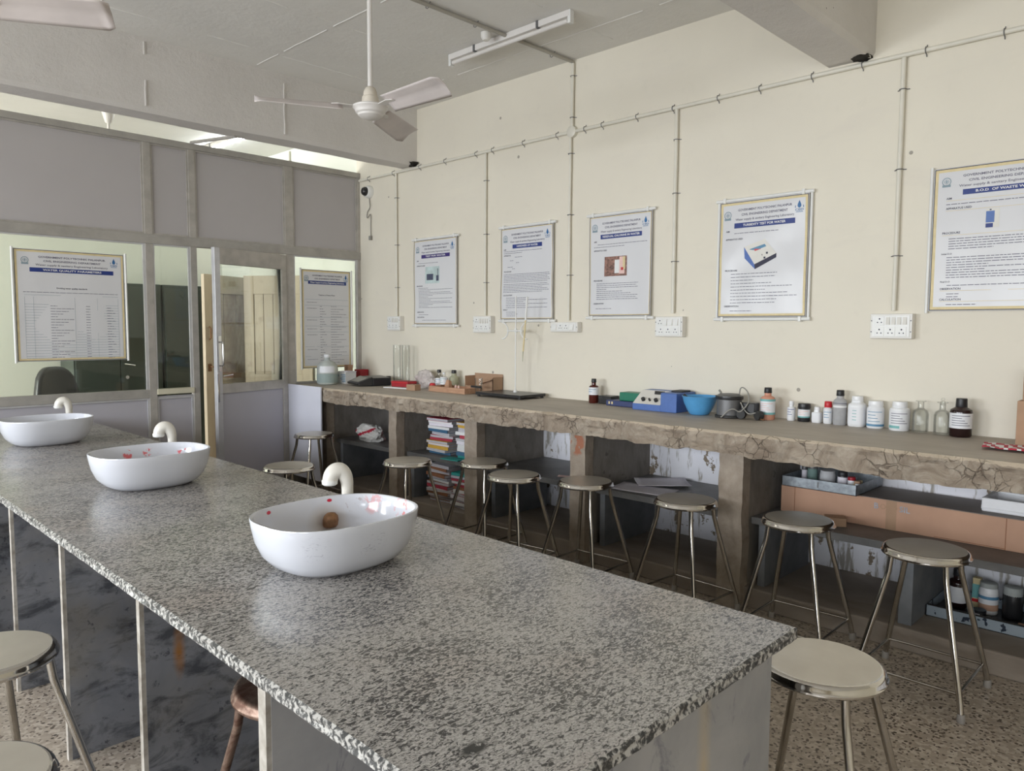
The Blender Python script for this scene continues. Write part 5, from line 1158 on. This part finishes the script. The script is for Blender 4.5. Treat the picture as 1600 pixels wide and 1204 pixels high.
tag(MB().box((-.04, -.05, 0), (.04, .05, .045)).build('brown_block', 'cardboard', bevel=.003), 'small brown block on the shelf just in front of the long carton', 'block'); o = bpy.data.objects['brown_block']; o.location = (3.95, 1.50, SH); o.rotation_euler = (0, 0, .5)
ZT = SH + .1535
gt = thing('galvanised_tray', 'shallow galvanised metal tray on top of the long carton', 'tray', (4.205, 1.62, ZT), 0)
def trayparts(o, a, b, h_, mat, inner=None):
    m = MB(); t_ = .003; m.box((-a, -b, 0), (a, b, t_)); m.build('tray_floor', inner or mat, o)
    m = MB(); m.box((-a, -b, 0), (-a + t_, b, h_)); m.box((a - t_, -b, 0), (a, b, h_)); m.box((-a, -b, 0), (a, -b + t_, h_)); m.box((-a, b - t_, 0), (a, b, h_)); m.build('tray_wall', mat, o)
    return o
trayparts(gt, .195, .20, .055, 'galvanised'); MB().box((-.1965, -.004, .015), (-.195, .004, .045)).build('rivet_strip', 'grey_metal', gt)
GJ = 'jars in the galvanised tray'
JZ = ZT + .0035
def sj(loc, label, r, h_, body, capm, ch_=.015, bands=()): return bottle(loc, label, jar(r, h_, r * .92), body, (r * .98, h_ - ch_, h_ + .003) if capm else None, capm, list(bands), name='small_jar', cat='jar', group=GJ, n=20)
sj((4.20, 1.775, JZ), 'slim brown-capped vial at the left end of the galvanised tray', .015, .085, 'paper_lilac', 'grey_metal', .02)
sj((4.19, 1.725, JZ), 'greenish glass jar in the galvanised tray', .028, .092, 'teal_glass', 'grey_metal', .012)
sj((4.19, 1.640, JZ), 'wide jar wrapped in crumpled foil in the galvanised tray', .042, .080, 'foil', None)
sj((4.19, 1.558, JZ), 'dark jar with black lid in the galvanised tray', .026, .080, 'black_plastic', 'cap_black', .02, [(.02, .055, .0266, 'paper_lilac')])
sj((4.17, 1.503, JZ), 'small white jar with red cap in the galvanised tray', .020, .062, 'bottle_white', 'dark_red', .015)
sj((4.14, 1.462, JZ), 'small amber jar, left of two in the galvanised tray', .017, .050, 'folder_yellow', 'cardboard', .012)
sj((4.17, 1.458, JZ + .0), 'small amber jar with brassy lid, rear right in the tray', .012, .048, 'folder_yellow', 'ink_yellow', .012)
sj((4.10, 1.447, JZ), 'tiny amber jar at the front right of the tray', .014, .042, 'folder_brown', 'bottle_white', .01)
sf = thing('foam_box', 'open white foam box on the long carton at the right frame edge', 'box', (4.24, .66, ZT), 0)
m = MB(); a, b, h_, t_ = .12, .22, .065, .022; m.box((-a, -b, 0), (a, b, .02)); m.box((-a, -b, .02), (-a + t_, b, h_)); m.box((a - t_, -b, .02), (a, b, h_)); m.box((-a + t_, -b, .02), (a - t_, -b + t_, h_)); m.box((-a + t_, b - t_, .02), (a - t_, b, h_)); m.build('shell', 'styrofoam', sf, bevel=.006)
# lower tray with bottles
lt = thing('enamel_tray', 'dark enamel tray with spotted pale rim on the bay floor', 'tray', (4.17, .80, .1105), 0)
trayparts(lt, .175, .265, .052, 'tray_enamel', 'tray_black'); MB().box((-.17, -.26, .048), (-.165, .26, .058)).build('rim_edge', 'tray_black', lt)
BZ = .1105 + .0035; GB = 'bottles in the dark enamel tray'
o = bottle((4.22, .985, BZ), 'black bottle with white label at the left end of the enamel tray', shoulder(.042, .165, .02, .02), 'amber_black', (.022, .160, .195), 'cap_black', [(.03, .11, .0427, 'label_white')], group=GB)
o = carton('medicine_carton', 'narrow yellow and teal carton behind the black bottle in the enamel tray', (4.29, .915, BZ), 0, (.04, .035, .15), 'ink_yellow'); MB().box((-.021, -.018, .05), (-.0205, .0175, .12)).build('printed_band', 'label_teal', o); MB().box((-.0214, -.018, .03), (-.0208, .0175, .045)).build('printed_band', 'red_plastic', o)
o = bottle((4.24, .855, BZ), 'white jar with orange and blue label in the enamel tray', jar(.042, .150, .036), 'bottle_white', (.038, .128, .152), 'cloudy_plastic', [(.02, .10, .0427, 'label_white'), (.02, .05, .0430, 'cardboard_orange'), (.075, .09, .0430, 'label_blue')], name='reagent_jar', cat='jar', group=GB)
o = bottle((4.25, .755, BZ), 'white jar with black lower half in the enamel tray', jar(.042, .150, .038), 'black_plastic', (.040, .108, .152), 'cloudy_plastic', [], name='reagent_jar', cat='jar', group=GB)
o = bottle((4.20, .650, BZ), 'white jar with teal bands and white label in the enamel tray', jar(.043, .160, .037), 'yellow_liquid', (.039, .136, .164), 'cloudy_plastic', [(.04, .125, .0437, 'label_white'), (.115, .128, .0440, 'label_teal'), (.036, .05, .0440, 'label_teal'), (.128, .137, .0435, 'paper_lilac')], name='reagent_jar', cat='jar', group=GB)
o = bottle((4.19, .558, BZ), 'white jar cut by the right frame edge in the enamel tray', jar(.043, .160, .037), 'bottle_white', (.039, .136, .164), 'cloudy_plastic', [(.04, .125, .0437, 'label_teal')], name='reagent_jar', cat='jar', group=GB)
o = bottle((4.09, .86, BZ), 'short black box-shaped bottle lying low at the front of the enamel tray', jar(.030, .055, .030), 'cap_black', None, 'cap_black', [(.015, .04, .0306, 'paper_lilac', (PI * .9, PI * 1.1))], name='short_bottle', group=GB)
o = thing('glass_tube', 'glass tube with brown stopper lying along the front of the enamel tray', 'tube', (4.06, .74, BZ), 0); MB().tube([(0, .08, .022), (0, -.045, .022)], .018, 14).build('tube', 'clear_glass', o, smooth=50); MB().tube([(0, -.045, .022), (0, -.085, .022)], .021, 14).build('stopper', 'wood', o, smooth=50)
